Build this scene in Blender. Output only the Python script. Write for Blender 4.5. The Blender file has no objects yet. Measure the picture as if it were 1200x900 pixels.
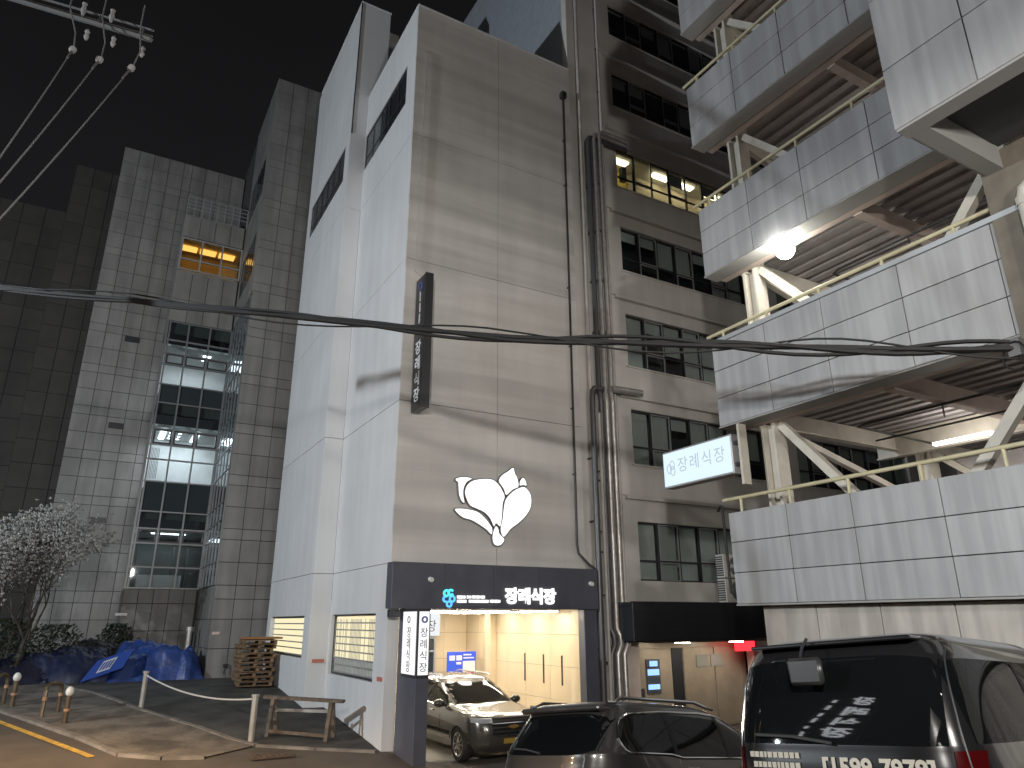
import bpy, bmesh, math, random
import numpy as np
from mathutils import Vector, Matrix, noise
random.seed(7)
S = bpy.context.scene
COL = S.collection
PI = math.pi
# ------------------------------------------------------------------ camera
CAMZ = 3.1
F, PITCH, ROLL, YAW = 830.06, math.radians(18.506), math.radians(-0.175), math.radians(29.70)
fh = Vector((math.sin(YAW), math.cos(YAW), 0)); rt = Vector((math.cos(YAW), -math.sin(YAW), 0)); up = Vector((0, 0, 1))
fwd = fh*math.cos(PITCH) + up*math.sin(PITCH)
uc = -fh*math.sin(PITCH) + up*math.cos(PITCH)
cr = rt*math.cos(ROLL) + uc*math.sin(ROLL)
cu = -rt*math.sin(ROLL) + uc*math.cos(ROLL)
cam = bpy.data.cameras.new('camera'); camo = bpy.data.objects.new('camera', cam); COL.objects.link(camo)
cam.sensor_width = 36; cam.lens = 36*F/1200; cam.clip_end = 3000; cam.clip_start = .05
M = Matrix((cr, cu, -fwd)).transposed().to_4x4(); M.translation = (0, 0, CAMZ); camo.matrix_world = M
S.camera = camo
# ------------------------------------------------------------------ world, night sky
W = bpy.data.worlds.new('World'); S.world = W; W.use_nodes = True
nt = W.node_tree; nt.nodes.clear()
out = nt.nodes.new('ShaderNodeOutputWorld'); bg = nt.nodes.new('ShaderNodeBackground')
sky = nt.nodes.new('ShaderNodeTexSky'); sky.sky_type = 'NISHITA'; sky.sun_disc = False
sky.sun_elevation = math.radians(-7.0); sky.sun_rotation = math.radians(-60); sky.dust_density = 4
hz = nt.nodes.new('ShaderNodeMix'); hz.data_type = 'RGBA'; hz.blend_type = 'ADD'; hz.inputs[0].default_value = 1
hz.inputs[7].default_value = (.055, .053, .058, 1)      # city glow in the night haze
tc = nt.nodes.new('ShaderNodeTexCoord'); sx = nt.nodes.new('ShaderNodeSeparateXYZ'); nt.links.new(tc.outputs['Generated'], sx.inputs[0])
mr = nt.nodes.new('ShaderNodeMapRange'); mr.inputs[1].default_value = 0; mr.inputs[2].default_value = .9; mr.inputs[3].default_value = 2.2; mr.inputs[4].default_value = .8; nt.links.new(sx.outputs[2], mr.inputs[0])
ns_ = nt.nodes.new('ShaderNodeTexNoise'); ns_.inputs['Scale'].default_value = 1.6; ns_.inputs['Detail'].default_value = 5; nt.links.new(tc.outputs['Generated'], ns_.inputs[0])
nr_ = nt.nodes.new('ShaderNodeMapRange'); nr_.inputs[1].default_value = .3; nr_.inputs[2].default_value = .7; nr_.inputs[3].default_value = .75; nr_.inputs[4].default_value = 1.3; nt.links.new(ns_.outputs[0], nr_.inputs[0])
mm_ = nt.nodes.new('ShaderNodeMath'); mm_.operation = 'MULTIPLY'; nt.links.new(mr.outputs[0], mm_.inputs[0]); nt.links.new(nr_.outputs[0], mm_.inputs[1])
vm = nt.nodes.new('ShaderNodeVectorMath'); vm.operation = 'SCALE'; vm.inputs[0].default_value = (.055, .053, .058); nt.links.new(mm_.outputs[0], vm.inputs['Scale']); nt.links.new(vm.outputs[0], hz.inputs[7])
nt.links.new(sky.outputs[0], hz.inputs[6]); nt.links.new(hz.outputs[2], bg.inputs[0]); nt.links.new(bg.outputs[0], out.inputs[0])
bg.inputs[1].default_value = .1
sl = bpy.data.lights.new('moon', 'SUN'); sl.energy = .012; sl.angle = math.radians(.5); sl.color = (1, .95, .88)
so = bpy.data.objects.new('moon', sl); COL.objects.link(so); so.rotation_euler = (math.radians(50), 0, math.radians(-20))
S.view_settings.view_transform = 'Standard'; S.view_settings.look = 'None'; S.view_settings.exposure = 0; S.view_settings.gamma = 1
S.render.engine = 'CYCLES'; S.cycles.use_denoising = True; S.cycles.max_bounces = 6; S.cycles.transparent_max_bounces = 12
S.cycles.sample_clamp_indirect = 4; S.cycles.caustics_reflective = False; S.cycles.caustics_refractive = False

# ------------------------------------------------------------------ projection helpers: photo pixel -> real plane
def ray(x, y): return fwd + cr*((x-600)/F) - cu*((y-450)/F)
def ony(x, y, Y):
    d = ray(x, y); p = d*(Y/d.y); p.z += CAMZ; return p
def onx(x, y, X):
    d = ray(x, y); p = d*(X/d.x); p.z += CAMZ; return p
def smax(a, b, k): return (a+b+math.sqrt((a-b)**2+k*k))/2
def smin(a, b, k): return (a+b-math.sqrt((a-b)**2+k*k))/2
VAN = (7.42, 4.36, .885, math.radians(77.3))
def g(X, Y):
    near = smin(2.12-.088*X-.15*Y, 1.55, .3)
    s = min(max(7.6-X, 0), 1); s = s*s*(3-2*s)
    L = smin(smax(.103*(Y-15), 0, .12), 1.17, .1)*s
    if Y > 34: L += (Y-34)*.05*s
    z = smax(near, L, .12)-.03
    # raised, gentler apron beside the garage where the van stands
    dx, dy = X-VAN[0], Y-VAN[1]; a = dx*math.sin(VAN[3])+dy*math.cos(VAN[3]); b = -dx*math.cos(VAN[3])+dy*math.sin(VAN[3])
    w = min(max((3.4-abs(a))/.6, 0), 1)*min(max((1.55-abs(b+.25))/.45, 0), 1); w = w*w*(3-2*w)
    return z+(VAN[2]-.059*a-.089*b-z)*w
def ground(x, y):
    d = ray(x, y); t = 3
    for i in range(8000):
        p = d*t; p.z += CAMZ
        if p.z <= g(p.x, p.y): break
        t += .01
    return p

# ------------------------------------------------------------------ materials
MATS = {}
def mat(name, col, rough=.6, metal=0, var=.0, vscale=3, streak=0, bump=0, bscale=40, emit=None, es=0, stretch=(1, 1, 1), rnd=0, coat=0, spec=.5, dirt_and_shade=None, sscale=(2.2, 2.2, .16)):
    if name in MATS: return MATS[name]
    m = bpy.data.materials.new(name); m.use_nodes = True; n = m.node_tree.nodes; l = m.node_tree.links
    b = n['Principled BSDF']; b.inputs['Base Color'].default_value = (*col, 1); b.inputs['Roughness'].default_value = rough
    b.inputs['Metallic'].default_value = metal; b.inputs['Coat Weight'].default_value = coat; b.inputs['Specular IOR Level'].default_value = spec
    b.inputs['Coat Roughness'].default_value = .05
    if emit:
        b.inputs['Emission Color'].default_value = (*emit, 1); b.inputs['Emission Strength'].default_value = es
    cur = None
    geo = n.new('ShaderNodeNewGeometry')
    def ntex(scale, st, detail=6):
        mp = n.new('ShaderNodeMapping'); mp.inputs['Scale'].default_value = st; l.new(geo.outputs['Position'], mp.inputs[0])
        t = n.new('ShaderNodeTexNoise'); t.inputs['Scale'].default_value = scale; t.inputs['Detail'].default_value = detail; l.new(mp.outputs[0], t.inputs[0]); return t
    def mul(fac_socket, lo, hi, a=.35, bb=.65):
        nonlocal cur
        r = n.new('ShaderNodeMapRange'); r.inputs[1].default_value = a; r.inputs[2].default_value = bb; r.inputs[3].default_value = lo; r.inputs[4].default_value = hi
        l.new(fac_socket, r.inputs[0])
        mx = n.new('ShaderNodeMix'); mx.data_type = 'RGBA'; mx.blend_type = 'MULTIPLY'; mx.inputs[0].default_value = 1
        if cur is None: mx.inputs[6].default_value = (*col, 1)
        else: l.new(cur, mx.inputs[6])
        l.new(r.outputs[0], mx.inputs[7]); cur = mx.outputs[2]
    if var: mul(ntex(vscale, stretch).outputs[0], 1-var, 1+var*.6)
    if streak: mul(ntex(1, sscale, 6).outputs[0], 1-streak, 1.02, .40, .62)
    if dirt_and_shade: mul(ntex(1.0, dirt_and_shade[0], 8).outputs[0], dirt_and_shade[1], 1.05, .36, .6)
    if rnd:
        oi = n.new('ShaderNodeObjectInfo'); mul(oi.outputs['Random'], 1-rnd, 1+rnd*.5, 0, 1)
    if cur is not None: l.new(cur, b.inputs['Base Color'])
    if bump:
        t = ntex(bscale, (1, 1, 1)); bp = n.new('ShaderNodeBump'); bp.inputs['Strength'].default_value = bump; bp.inputs['Distance'].default_value = .02
        l.new(t.outputs[0], bp.inputs['Height']); l.new(bp.outputs[0], b.inputs['Normal'])
        r = n.new('ShaderNodeMapRange'); r.inputs[3].default_value = max(rough-.15, .02); r.inputs[4].default_value = min(rough+.15, 1); l.new(t.outputs[0], r.inputs[0]); l.new(r.outputs[0], b.inputs['Roughness'])
    MATS[name] = m; return m
def emit(name, col, s):
    if name in MATS: return MATS[name]
    m = bpy.data.materials.new(name); m.use_nodes = True; n = m.node_tree.nodes; n.clear()
    o = n.new('ShaderNodeOutputMaterial'); e = n.new('ShaderNodeEmission'); e.inputs[0].default_value = (*col, 1); e.inputs[1].default_value = s
    m.node_tree.links.new(e.outputs[0], o.inputs[0]); MATS[name] = m; return m
def glass(name, tint, refl=.12, rough=.02):
    if name in MATS: return MATS[name]
    m = bpy.data.materials.new(name); m.use_nodes = True; n = m.node_tree.nodes; n.clear(); l = m.node_tree.links
    o = n.new('ShaderNodeOutputMaterial'); t = n.new('ShaderNodeBsdfTransparent'); t.inputs[0].default_value = (*tint, 1)
    gl = n.new('ShaderNodeBsdfGlossy'); gl.inputs['Roughness'].default_value = rough; gl.inputs[0].default_value = (.9, .95, 1, 1)
    lw_ = n.new('ShaderNodeLayerWeight'); lw_.inputs[0].default_value = .5
    pw_ = n.new('ShaderNodeMath'); pw_.operation = 'POWER'; pw_.inputs[1].default_value = 4; l.new(lw_.outputs['Facing'], pw_.inputs[0])
    ad = n.new('ShaderNodeMath'); ad.operation = 'MULTIPLY_ADD'; ad.inputs[1].default_value = .7; ad.inputs[2].default_value = refl*.4; l.new(pw_.outputs[0], ad.inputs[0])
    mx = n.new('ShaderNodeMixShader'); l.new(ad.outputs[0], mx.inputs[0]); l.new(t.outputs[0], mx.inputs[1]); l.new(gl.outputs[0], mx.inputs[2]); l.new(mx.outputs[0], o.inputs[0])
    MATS[name] = m; return m

PAINT = mat('painted_concrete', (.62, .60, .575), .85, var=.06, vscale=.7, dirt_and_shade=((.09, .3, 1.5), .80), bump=.15, bscale=60, streak=.03)  # horizontal bands mix dirt stains with cable shadows put into the colour
PAINTL = mat('painted_concrete_pale', (.66, .67, .68), .85, var=.05, vscale=.5, streak=.035, bump=.12, bscale=60)
PAINTD = mat('ward_tower_paint', (.60, .58, .55), .85, var=.05, vscale=.7, streak=.06, dirt_and_shade=((.2, .3, .9), .9), bump=.12, bscale=60)
CORE = mat('joint_dark', (.06, .06, .06), .9)
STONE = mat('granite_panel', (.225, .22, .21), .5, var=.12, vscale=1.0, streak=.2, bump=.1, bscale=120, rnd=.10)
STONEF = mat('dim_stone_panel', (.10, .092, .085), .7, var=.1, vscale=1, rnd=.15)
GPAN = mat('aluminium_panel', (.37, .375, .385), .5, metal=.0, var=.05, vscale=1.0, streak=.17, sscale=(5, 5, .3), bump=.05, bscale=20, rnd=.08)
GTILE = mat('lower_panel', (.46, .43, .39), .7, var=.1, vscale=1.4, streak=.25, sscale=(4, 4, .5), bump=.1, bscale=40, rnd=.06)
STEELW = mat('cream_steel', (.58, .55, .48), .5, var=.08, vscale=4, streak=.1)
RAIL = mat('yellowed_rail_paint', (.50, .46, .30), .45, var=.1, vscale=5)
DECK = mat('metal_deck', (.33, .31, .31), .6, var=.12, vscale=3)
PINK = mat('fireproofed_beam', (.50, .42, .38), .8, var=.1, vscale=3)
FRAME = mat('dark_bronze_frame', (.045, .045, .05), .4, metal=.3)
ALU = mat('aluminium', (.42, .43, .44), .4, metal=.45)
MULL = mat('mullion_grey', (.20, .21, .215), .4, metal=.4)
CHROME = mat('chrome', (.8, .8, .8), .12, metal=1)
DUCT = mat('galvanised_duct', (.46, .44, .42), .36, metal=.55, var=.15, vscale=6)
DUCTW = mat('painted_pipe', (.50, .47, .44), .5, var=.15, vscale=3, streak=.2)
BLACKP = mat('black_pipe', (.03, .03, .03), .45)
NAVY = mat('navy_composite_panel', (.085, .088, .112), .4, var=.1, vscale=2, streak=.10)
BLACKF = mat('black_fascia', (.018, .02, .025), .4, var=.1)
BEIGE = mat('beige_wall_tile', (.68, .56, .38), .35, var=.05, vscale=1.5, rnd=.04)
WHITE = mat('white_paint', (.75, .75, .73), .5)
ASPH = mat('asphalt', (.085, .074, .064), .85, var=.25, vscale=.9, bump=.5, bscale=90)
ASPHD = mat('dark_asphalt', (.055, .053, .050), .8, var=.6, vscale=1.1, bump=.5, bscale=80)
CONC = mat('kerb_concrete', (.19, .175, .155), .9, var=.35, vscale=2.5, bump=.4, bscale=60)
YEL = mat('yellow_line_paint', (.50, .32, .06), .7, var=.3, vscale=6)
WOOD = mat('pallet_wood', (.20, .13, .075), .8, var=.25, vscale=6, rnd=.3, bump=.3)
WOODD = mat('weathered_timber', (.13, .10, .075), .85, var=.4, vscale=7, bump=.3)
TARP = mat('blue_tarpaulin', (.018, .05, .21), .42, var=.25, vscale=4, bump=.9, bscale=7)
TARP_SHADE = mat('shaded_blue_tarpaulin', (.011, .016, .05), .5, var=.3, vscale=3, bump=.3, bscale=12)  # dull blue sheet, darkened: its shade is put into the colour
TARPB = mat('black_tarpaulin', (.012, .012, .016), .5, var=.3, bump=.3, bscale=12)
RUB = mat('rubber', (.015, .015, .015), .7)
UST0 = mat('grey_bracket_steel', (.15, .15, .15), .6, metal=.3)
CABLE = mat('cable_sheath', (.007, .007, .007), .6)
TINT = mat('tinted_glass', (.008, .009, .010), .03, spec=.6)
GL_DARK = glass('window_glass', (.84, .87, .88))
GL_GREEN = glass('curtain_glass', (.86, .90, .91))
SPANDREL = mat('spandrel_glass', (.035, .046, .05), .08, var=.05)
ROOMD = mat('dark_room', (.10, .10, .10), .9)
BLIND = mat('window_blind', (.58, .60, .53), .8, var=.08, stretch=(30, 1, 1), vscale=1)
E_WHITE = emit('sign_white_light', (1, .99, .97), 1.5)
E_PANEL = emit('sign_panel_light', (.93, .97, 1), .95)
E_CREAM = emit('frosted_lit_glass', (1, .90, .58), 1.0)
E_TUBE = emit('tube_light', (1, .90, .74), 54)
E_COOL = emit('cool_tube', (.82, .93, 1), 6)
E_LAMP = emit('globe_light', (1, .97, .86), 45)
E_RED = emit('red_led', (1, .03, .04), 2.2)
E_TEAL = emit('teal_light', (.08, .8, .78), 1.8)
E_BLUE = emit('blue_light', (.10, .42, 1.0), 1.8)
E_AMB = emit('amber_room_light', (1, .62, .18), 2.2)
E_SCREEN = emit('screen_light', (.35, .6, 1), 1.4)

# ------------------------------------------------------------------ object helpers
def tag(o, label=None, cat=None, group=None, kind=None):
    if label: o['label'] = label
    if cat: o['category'] = cat
    if group: o['group'] = group
    if kind: o['kind'] = kind
    return o
def thing(name, loc, label, cat, group=None, rot=None):
    o = bpy.data.objects.new(name, None); COL.objects.link(o); o.location = loc; o.empty_display_size = .2
    if rot is not None: o.rotation_euler = rot
    return tag(o, label, cat, group)
def base_of(p):
    # world location of a parent chain that only translates
    v = Vector((0, 0, 0))
    while p is not None:
        v = v + p.location; p = p.parent
    return v
def link(name, me, parent=None, local=False, kind=None, label=None):
    o = bpy.data.objects.new(name, me); COL.objects.link(o)
    if parent is not None:
        o.parent = parent
        if not local: o.location = -base_of(parent)
    if kind: o['kind'] = kind
    if label: o['label'] = label
    return o
def setm(me, m):
    me.materials.clear()
    for q in (m if isinstance(m, (list, tuple)) else [m]): me.materials.append(q)
def tomesh(bm, m, smooth=False):
    me = bpy.data.meshes.new('mesh'); bm.normal_update(); bm.to_mesh(me); bm.free(); setm(me, m)
    if smooth:
        me.polygons.foreach_set('use_smooth', [True]*len(me.polygons))
        me.set_sharp_from_angle(angle=math.radians(40))
    return me
def bbox(bm, x0, x1, y0, y1, z0, z1, bev=0):
    r = bmesh.ops.create_cube(bm, size=1)
    vs = r['verts']
    for v in vs: v.co = Vector(((x0+x1)/2+v.co.x*(x1-x0), (y0+y1)/2+v.co.y*(y1-y0), (z0+z1)/2+v.co.z*(z1-z0)))
    if bev:
        es = list({e for v in vs for e in v.link_edges}); bmesh.ops.bevel(bm, geom=es, offset=bev, segments=1, affect='EDGES')
    return vs
def box(name, x0, x1, y0, y1, z0, z1, m, parent=None, bev=0, local=False, **k):
    bm = bmesh.new(); bbox(bm, x0, x1, y0, y1, z0, z1, bev); return link(name, tomesh(bm, m), parent, local, **k)
def boxes(name, lst, m, parent=None, bev=0, local=False, **k):
    bm = bmesh.new()
    for b in lst: bbox(bm, *b, bev)
    return link(name, tomesh(bm, m), parent, local, **k)
PANEL_CACHE = {}
def panel(name, x0, x1, y0, y1, z0, z1, m, parent, bev=.006):
    sz = (round(x1-x0, 3), round(y1-y0, 3), round(z1-z0, 3)); key = (sz, m.name, bev)
    if key not in PANEL_CACHE:
        bm = bmesh.new(); a, b, c = sz; bbox(bm, -a/2, a/2, -b/2, b/2, -c/2, c/2, min(bev, min(sz)*.3)); PANEL_CACHE[key] = tomesh(bm, m)
    o = bpy.data.objects.new(name, PANEL_CACHE[key]); COL.objects.link(o); o.parent = parent
    o.location = Vector(((x0+x1)/2, (y0+y1)/2, (z0+z1)/2)) - base_of(parent); return o
def tube_bm(bm, pts, r, seg=10, cap=True):
    pts = [Vector(p) for p in pts]; n = len(pts); rings = []
    rs = r if isinstance(r, (list, tuple)) else [r]*n
    t0 = (pts[1]-pts[0]).normalized(); ref = Vector((0, 0, 1)) if abs(t0.z) < .9 else Vector((1, 0, 0))
    nrm = (ref - t0*ref.dot(t0)).normalized()
    for i, p in enumerate(pts):
        if i == 0: t = pts[1]-pts[0]
        elif i == n-1: t = pts[-1]-pts[-2]
        else: t = (pts[i+1]-p).normalized()+(p-pts[i-1]).normalized()
        t.normalize(); nrm = (nrm - t*nrm.dot(t)).normalized(); bi = t.cross(nrm)
        rings.append([bm.verts.new(p+nrm*(rs[i]*math.cos(2*PI*k/seg))+bi*(rs[i]*math.sin(2*PI*k/seg))) for k in range(seg)])
    for a, b in zip(rings, rings[1:]):
        for k in range(seg): bm.faces.new((a[k], a[(k+1) % seg], b[(k+1) % seg], b[k]))
    if cap: bm.faces.new(rings[0][::-1]); bm.faces.new(rings[-1])
def tube(name, pts, r, m, parent=None, seg=10, local=False, **k):
    bm = bmesh.new(); tube_bm(bm, pts, r, seg); return link(name, tomesh(bm, m, True), parent, local, **k)
def bar_bm(bm, a, b, w, h):
    # rectangular bar from a to b, w sideways, h in the other direction
    a = Vector(a); b = Vector(b); d = (b-a); L = d.length; d.normalize()
    s = d.cross(Vector((0, 0, 1))); s = s.normalized() if s.length > 1e-3 else Vector((1, 0, 0)); u = s.cross(d)
    vs = bmesh.ops.create_cube(bm, size=1)['verts']
    for v in vs: v.co = (a+b)/2 + d*(v.co.x*L) + s*(v.co.y*w) + u*(v.co.z*h)
def bar(name, a, b, w, h, m, parent=None, local=False, **k):
    bm = bmesh.new(); bar_bm(bm, a, b, w, h); return link(name, tomesh(bm, m), parent, local, **k)
def holewall(name, plane, c, t, u0, u1, z0, z1, holes, m, parent=None):
    # wall slab with openings. plane 'y': face y=c, runs along x, t thick towards +y; plane 'x': face x=c, runs along y
    us = sorted({u0, u1, *[h[0] for h in holes], *[h[1] for h in holes]}); zs = sorted({z0, z1, *[h[2] for h in holes], *[h[3] for h in holes]})
    us = [u for u in us if u0 <= u <= u1]; zs = [z for z in zs if z0 <= z <= z1]
    def full(i, j):
        if i < 0 or j < 0 or i >= len(us)-1 or j >= len(zs)-1: return False
        u = (us[i]+us[i+1])/2; z = (zs[j]+zs[j+1])/2
        return not any(h[0] < u < h[1] and h[2] < z < h[3] for h in holes)
    bm = bmesh.new(); cache = {}
    def V(u, d, z):
        k = (round(u, 4), d, round(z, 4))
        if k not in cache: cache[k] = bm.verts.new((u, c+d, z) if plane == 'y' else (c+d, u, z))
        return cache[k]
    for i in range(len(us)-1):
        for j in range(len(zs)-1):
            if not full(i, j): continue
            a, b, p, q = us[i], us[i+1], zs[j], zs[j+1]
            bm.faces.new((V(a, 0, p), V(b, 0, p), V(b, 0, q), V(a, 0, q))); bm.faces.new((V(a, t, q), V(b, t, q), V(b, t, p), V(a, t, p)))
            if not full(i-1, j): bm.faces.new((V(a, 0, p), V(a, 0, q), V(a, t, q), V(a, t, p)))
            if not full(i+1, j): bm.faces.new((V(b, 0, q), V(b, 0, p), V(b, t, p), V(b, t, q)))
            if not full(i, j-1): bm.faces.new((V(b, 0, p), V(a, 0, p), V(a, t, p), V(b, t, p)))
            if not full(i, j+1): bm.faces.new((V(a, 0, q), V(b, 0, q), V(b, t, q), V(a, t, q)))
    bmesh.ops.recalc_face_normals(bm, faces=bm.faces)
    return link(name, tomesh(bm, m), parent)
def text_me(body, size, ext=.01, bold=0.0, m=WHITE):
    cu_ = bpy.data.curves.new('t', 'FONT'); cu_.body = body; cu_.size = size; cu_.extrude = ext; cu_.offset = bold
    cu_.align_x = 'CENTER'; cu_.align_y = 'CENTER'; cu_.resolution_u = 3
    o = bpy.data.objects.new('t', cu_); COL.objects.link(o); bpy.context.view_layer.update()
    me = bpy.data.meshes.new_from_object(o.evaluated_get(bpy.context.evaluated_depsgraph_get()))
    bpy.data.objects.remove(o); setm(me, m); return me
def put_text(name, body, size, loc, facing, m, parent, ext=.01, bold=0.0, spin=0, mirror=False):
    me = text_me(body, size, ext, bold, m)
    R = {'-y': Matrix.Rotation(PI/2, 4, 'X'), '-x': Matrix.Rotation(-PI/2, 4, 'Z') @ Matrix.Rotation(PI/2, 4, 'X')}[facing]
    T = R @ Matrix.Rotation(spin, 4, 'Z')
    if mirror: T = T @ Matrix.Scale(-1, 4, (1, 0, 0))
    me.transform(Matrix.Translation(loc) @ T); return link(name, me, parent)
def plate(name, pts, n, t, m, parent):
    # flat outline (3D points in order) given thickness t along n
    bm = bmesh.new(); n = Vector(n); a = [bm.verts.new(Vector(p)) for p in pts]; b = [bm.verts.new(Vector(p)+n*t) for p in pts]
    bm.faces.new(a[::-1]); bm.faces.new(b)
    for i in range(len(a)): j = (i+1) % len(a); bm.faces.new((a[i], a[j], b[j], b[i]))
    bmesh.ops.recalc_face_normals(bm, faces=bm.faces); return link(name, tomesh(bm, m), parent)
def smoothpoly(pts, n=6):
    o = []; N = len(pts)
    for i in range(N):
        p0, p1, p2, p3 = [Vector(pts[(i+k-1) % N]).to_3d() for k in range(4)]
        for k in range(n):
            t = k/n; o.append(.5*((2*p1)+(-p0+p2)*t+(2*p0-5*p1+4*p2-p3)*t*t+(-p0+3*p1-3*p2+p3)*t**3))
    return o
def point(name, loc, power, col, r, parent=None):
    l = bpy.data.lights.new(name, 'POINT'); l.energy = power; l.color = col; l.shadow_soft_size = r
    o = bpy.data.objects.new(name, l); COL.objects.link(o); o.location = loc
    if parent is not None: o.parent = parent; o.location = Vector(loc)-base_of(parent)
    return o
def area(name, loc, power, col, sx, sy, rot, parent=None):
    l = bpy.data.lights.new(name, 'AREA'); l.shape = 'RECTANGLE'; l.size = sx; l.size_y = sy; l.energy = power; l.color = col
    o = bpy.data.objects.new(name, l); COL.objects.link(o); o.location = loc; o.rotation_euler = rot
    if parent is not None: o.parent = parent; o.location = Vector(loc)-base_of(parent)
    return o

# ================================================================== ground
def axis_coords(lo, hi, f0, f1, st):
    c = [lo, lo*.5, f0-30, f0-12, f0-5] + list(np.arange(f0, f1, st)) + [f1, f1+5, f1+15, f1+40, hi*.5, hi]
    return c
gx = axis_coords(-500, 600, -14, 20, .4); gy = axis_coords(-400, 900, -6, 44, .4)
gv = [(x, y, g(min(max(x, -60), 60), min(max(y, -30), 60))) for y in gy for x in gx]; nx = len(gx)
gf = [(j*nx+i, j*nx+i+1, (j+1)*nx+i+1, (j+1)*nx+i) for j in range(len(gy)-1) for i in range(nx-1)]
me = bpy.data.meshes.new('ground'); me.from_pydata(gv, [], gf); setm(me, ASPH)
me.polygons.foreach_set('use_smooth', [True]*len(me.polygons)); tag(link('ground', me), kind='structure')
def drape(name, poly, off, m, kind='structure', step=.4):
    bm = bmesh.new(); bm.faces.new([bm.verts.new((p[0], p[1], 0)) for p in poly])
    xs = [p[0] for p in poly]; ys = [p[1] for p in poly]
    for ax, lo, hi in ((0, min(xs), max(xs)), (1, min(ys), max(ys))):
        for c in np.arange(math.floor(lo/step)*step, hi, step):
            co = [0, 0, 0]; no = [0, 0, 0]; co[ax] = c+ (-14 % .4 if ax == 0 else 0); no[ax] = 1
            bmesh.ops.bisect_plane(bm, geom=bm.verts[:]+bm.edges[:]+bm.faces[:], plane_co=co, plane_no=no)
    for v in bm.verts: v.co.z = g(v.co.x, v.co.y)+off
    bmesh.ops.triangulate(bm, faces=bm.faces)
    for f in bm.faces:
        if f.normal.z < 0: f.normal_flip()
    o = link(name, tomesh(bm, m)); o['kind'] = kind; return o
G_ = lambda x, y: ground(x, y).to_2d()
kerb_px = [(-60, 776), (0, 785), (60, 800), (85, 808), (165, 833), (230, 853), (268, 867), (300, 875), (370, 879), (440, 882)]
kerb_xy = [G_(*p) for p in kerb_px]
# paving brick material for the pavement
def brick_mat():
    m = bpy.data.materials.new('paving_brick'); m.use_nodes = True; n = m.node_tree.nodes; l = m.node_tree.links; b = n['Principled BSDF']
    geo = n.new('ShaderNodeNewGeometry'); mp = n.new('ShaderNodeMapping'); mp.inputs['Rotation'].default_value = (0, 0, .5); l.new(geo.outputs['Position'], mp.inputs[0])
    t = n.new('ShaderNodeTexBrick'); t.inputs['Scale'].default_value = 4.5; t.inputs['Color1'].default_value = (.25, .22, .18, 1); t.inputs['Color2'].default_value = (.19, .165, .14, 1)
    t.inputs['Mortar'].default_value = (.05, .045, .04, 1); t.inputs['Mortar Size'].default_value = .03; l.new(mp.outputs[0], t.inputs[0])
    ns = n.new('ShaderNodeTexNoise'); ns.inputs['Scale'].default_value = 1.3; ns.inputs['Detail'].default_value = 6; l.new(geo.outputs['Position'], ns.inputs[0])
    r = n.new('ShaderNodeMapRange'); r.inputs[1].default_value = .35; r.inputs[2].default_value = .6; r.inputs[3].default_value = .45; r.inputs[4].default_value = 1.1; l.new(ns.outputs[0], r.inputs[0])
    mx = n.new('ShaderNodeMix'); mx.data_type = 'RGBA'; mx.blend_type = 'MULTIPLY'; mx.inputs[0].default_value = 1; l.new(t.outputs[0], mx.inputs[6]); l.new(r.outputs[0], mx.inputs[7]); l.new(mx.outputs[2], b.inputs['Base Color'])
    bp = n.new('ShaderNodeBump'); bp.inputs['Strength'].default_value = .5; bp.inputs['Distance'].default_value = .01; l.new(t.outputs['Fac'], bp.inputs['Height']); bp.invert = True; l.new(bp.outputs[0], b.inputs['Normal'])
    b.inputs['Roughness'].default_value = .75; return m
BRICKP = brick_mat()
low_px = [(240, 889), (190, 890), (140, 886), (95, 867), (45, 849), (0, 834), (-60, 818)]
drape('pavement', kerb_xy[:8] + [G_(*p) for p in low_px], .03, BRICKP)
# dark parking lot beyond the kerb
lot = kerb_xy + [Vector((6.39, 18.0)), Vector((6.39, 22.3)), Vector((5.78, 22.4)), Vector((5.78, 28.4)), Vector((4.0, 29.95)), Vector((-9, 34)), Vector((-9, 30))]
drape('car_park', lot, .012, ASPHD)
yl = [G_(*p) for p in [(-60, 826), (0, 847), (50, 866), (95, 883), (107, 888)]]
poly = []; back = []
for i, p in enumerate(yl):
    d = (yl[min(i+1, len(yl)-1)]-yl[max(i-1, 0)]).normalized(); nrm = Vector((-d.y, d.x)); poly.append(p+nrm*.075); back.append(p-nrm*.075)
drape('yellow_road_line', poly+back[::-1], .016, YEL)
def kerb(name, line, w, h, m, seg=1.0):
    root = bpy.data.objects.new(name, None); COL.objects.link(root); root['kind'] = 'structure'; root.location = (line[0][0], line[0][1], 0)
    pts = []; 
    for a, b in zip(line, line[1:]):
        k = max(1, round((b-a).length/seg))
        for i in range(k): pts.append(a.lerp(b, i/k))
    pts.append(line[-1])
    for a, b in zip(pts, pts[1:]):
        d = (b-a).normalized(); a2 = a+d*.006; b2 = b-d*.006; hh = h+random.uniform(-.006, .006)
        za = g(*a)-.1; zb = g(*b)-.1
        bm = bmesh.new(); n = Vector((-d.y, d.x))*w/2; vs = []
        for p, z in ((a2, za), (b2, zb)):
            for q, zz in ((p-n, z), (p+n, z), (p+n, z+.1+hh), (p-n, z+.1+hh)): vs.append(bm.verts.new((q.x, q.y, zz)))
        for f in ((0, 1, 2, 3), (7, 6, 5, 4), (0, 4, 5, 1), (1, 5, 6, 2), (2, 6, 7, 3), (3, 7, 4, 0)): bm.faces.new([vs[k] for k in f])
        bmesh.ops.recalc_face_normals(bm, faces=bm.faces)
        link('kerb_stone', tomesh(bm, m), root)
kerb('kerb', kerb_xy, .13, .055, CONC)
kerb('kerb', [G_(*p) for p in low_px], .15, .06, CONC)
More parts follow.
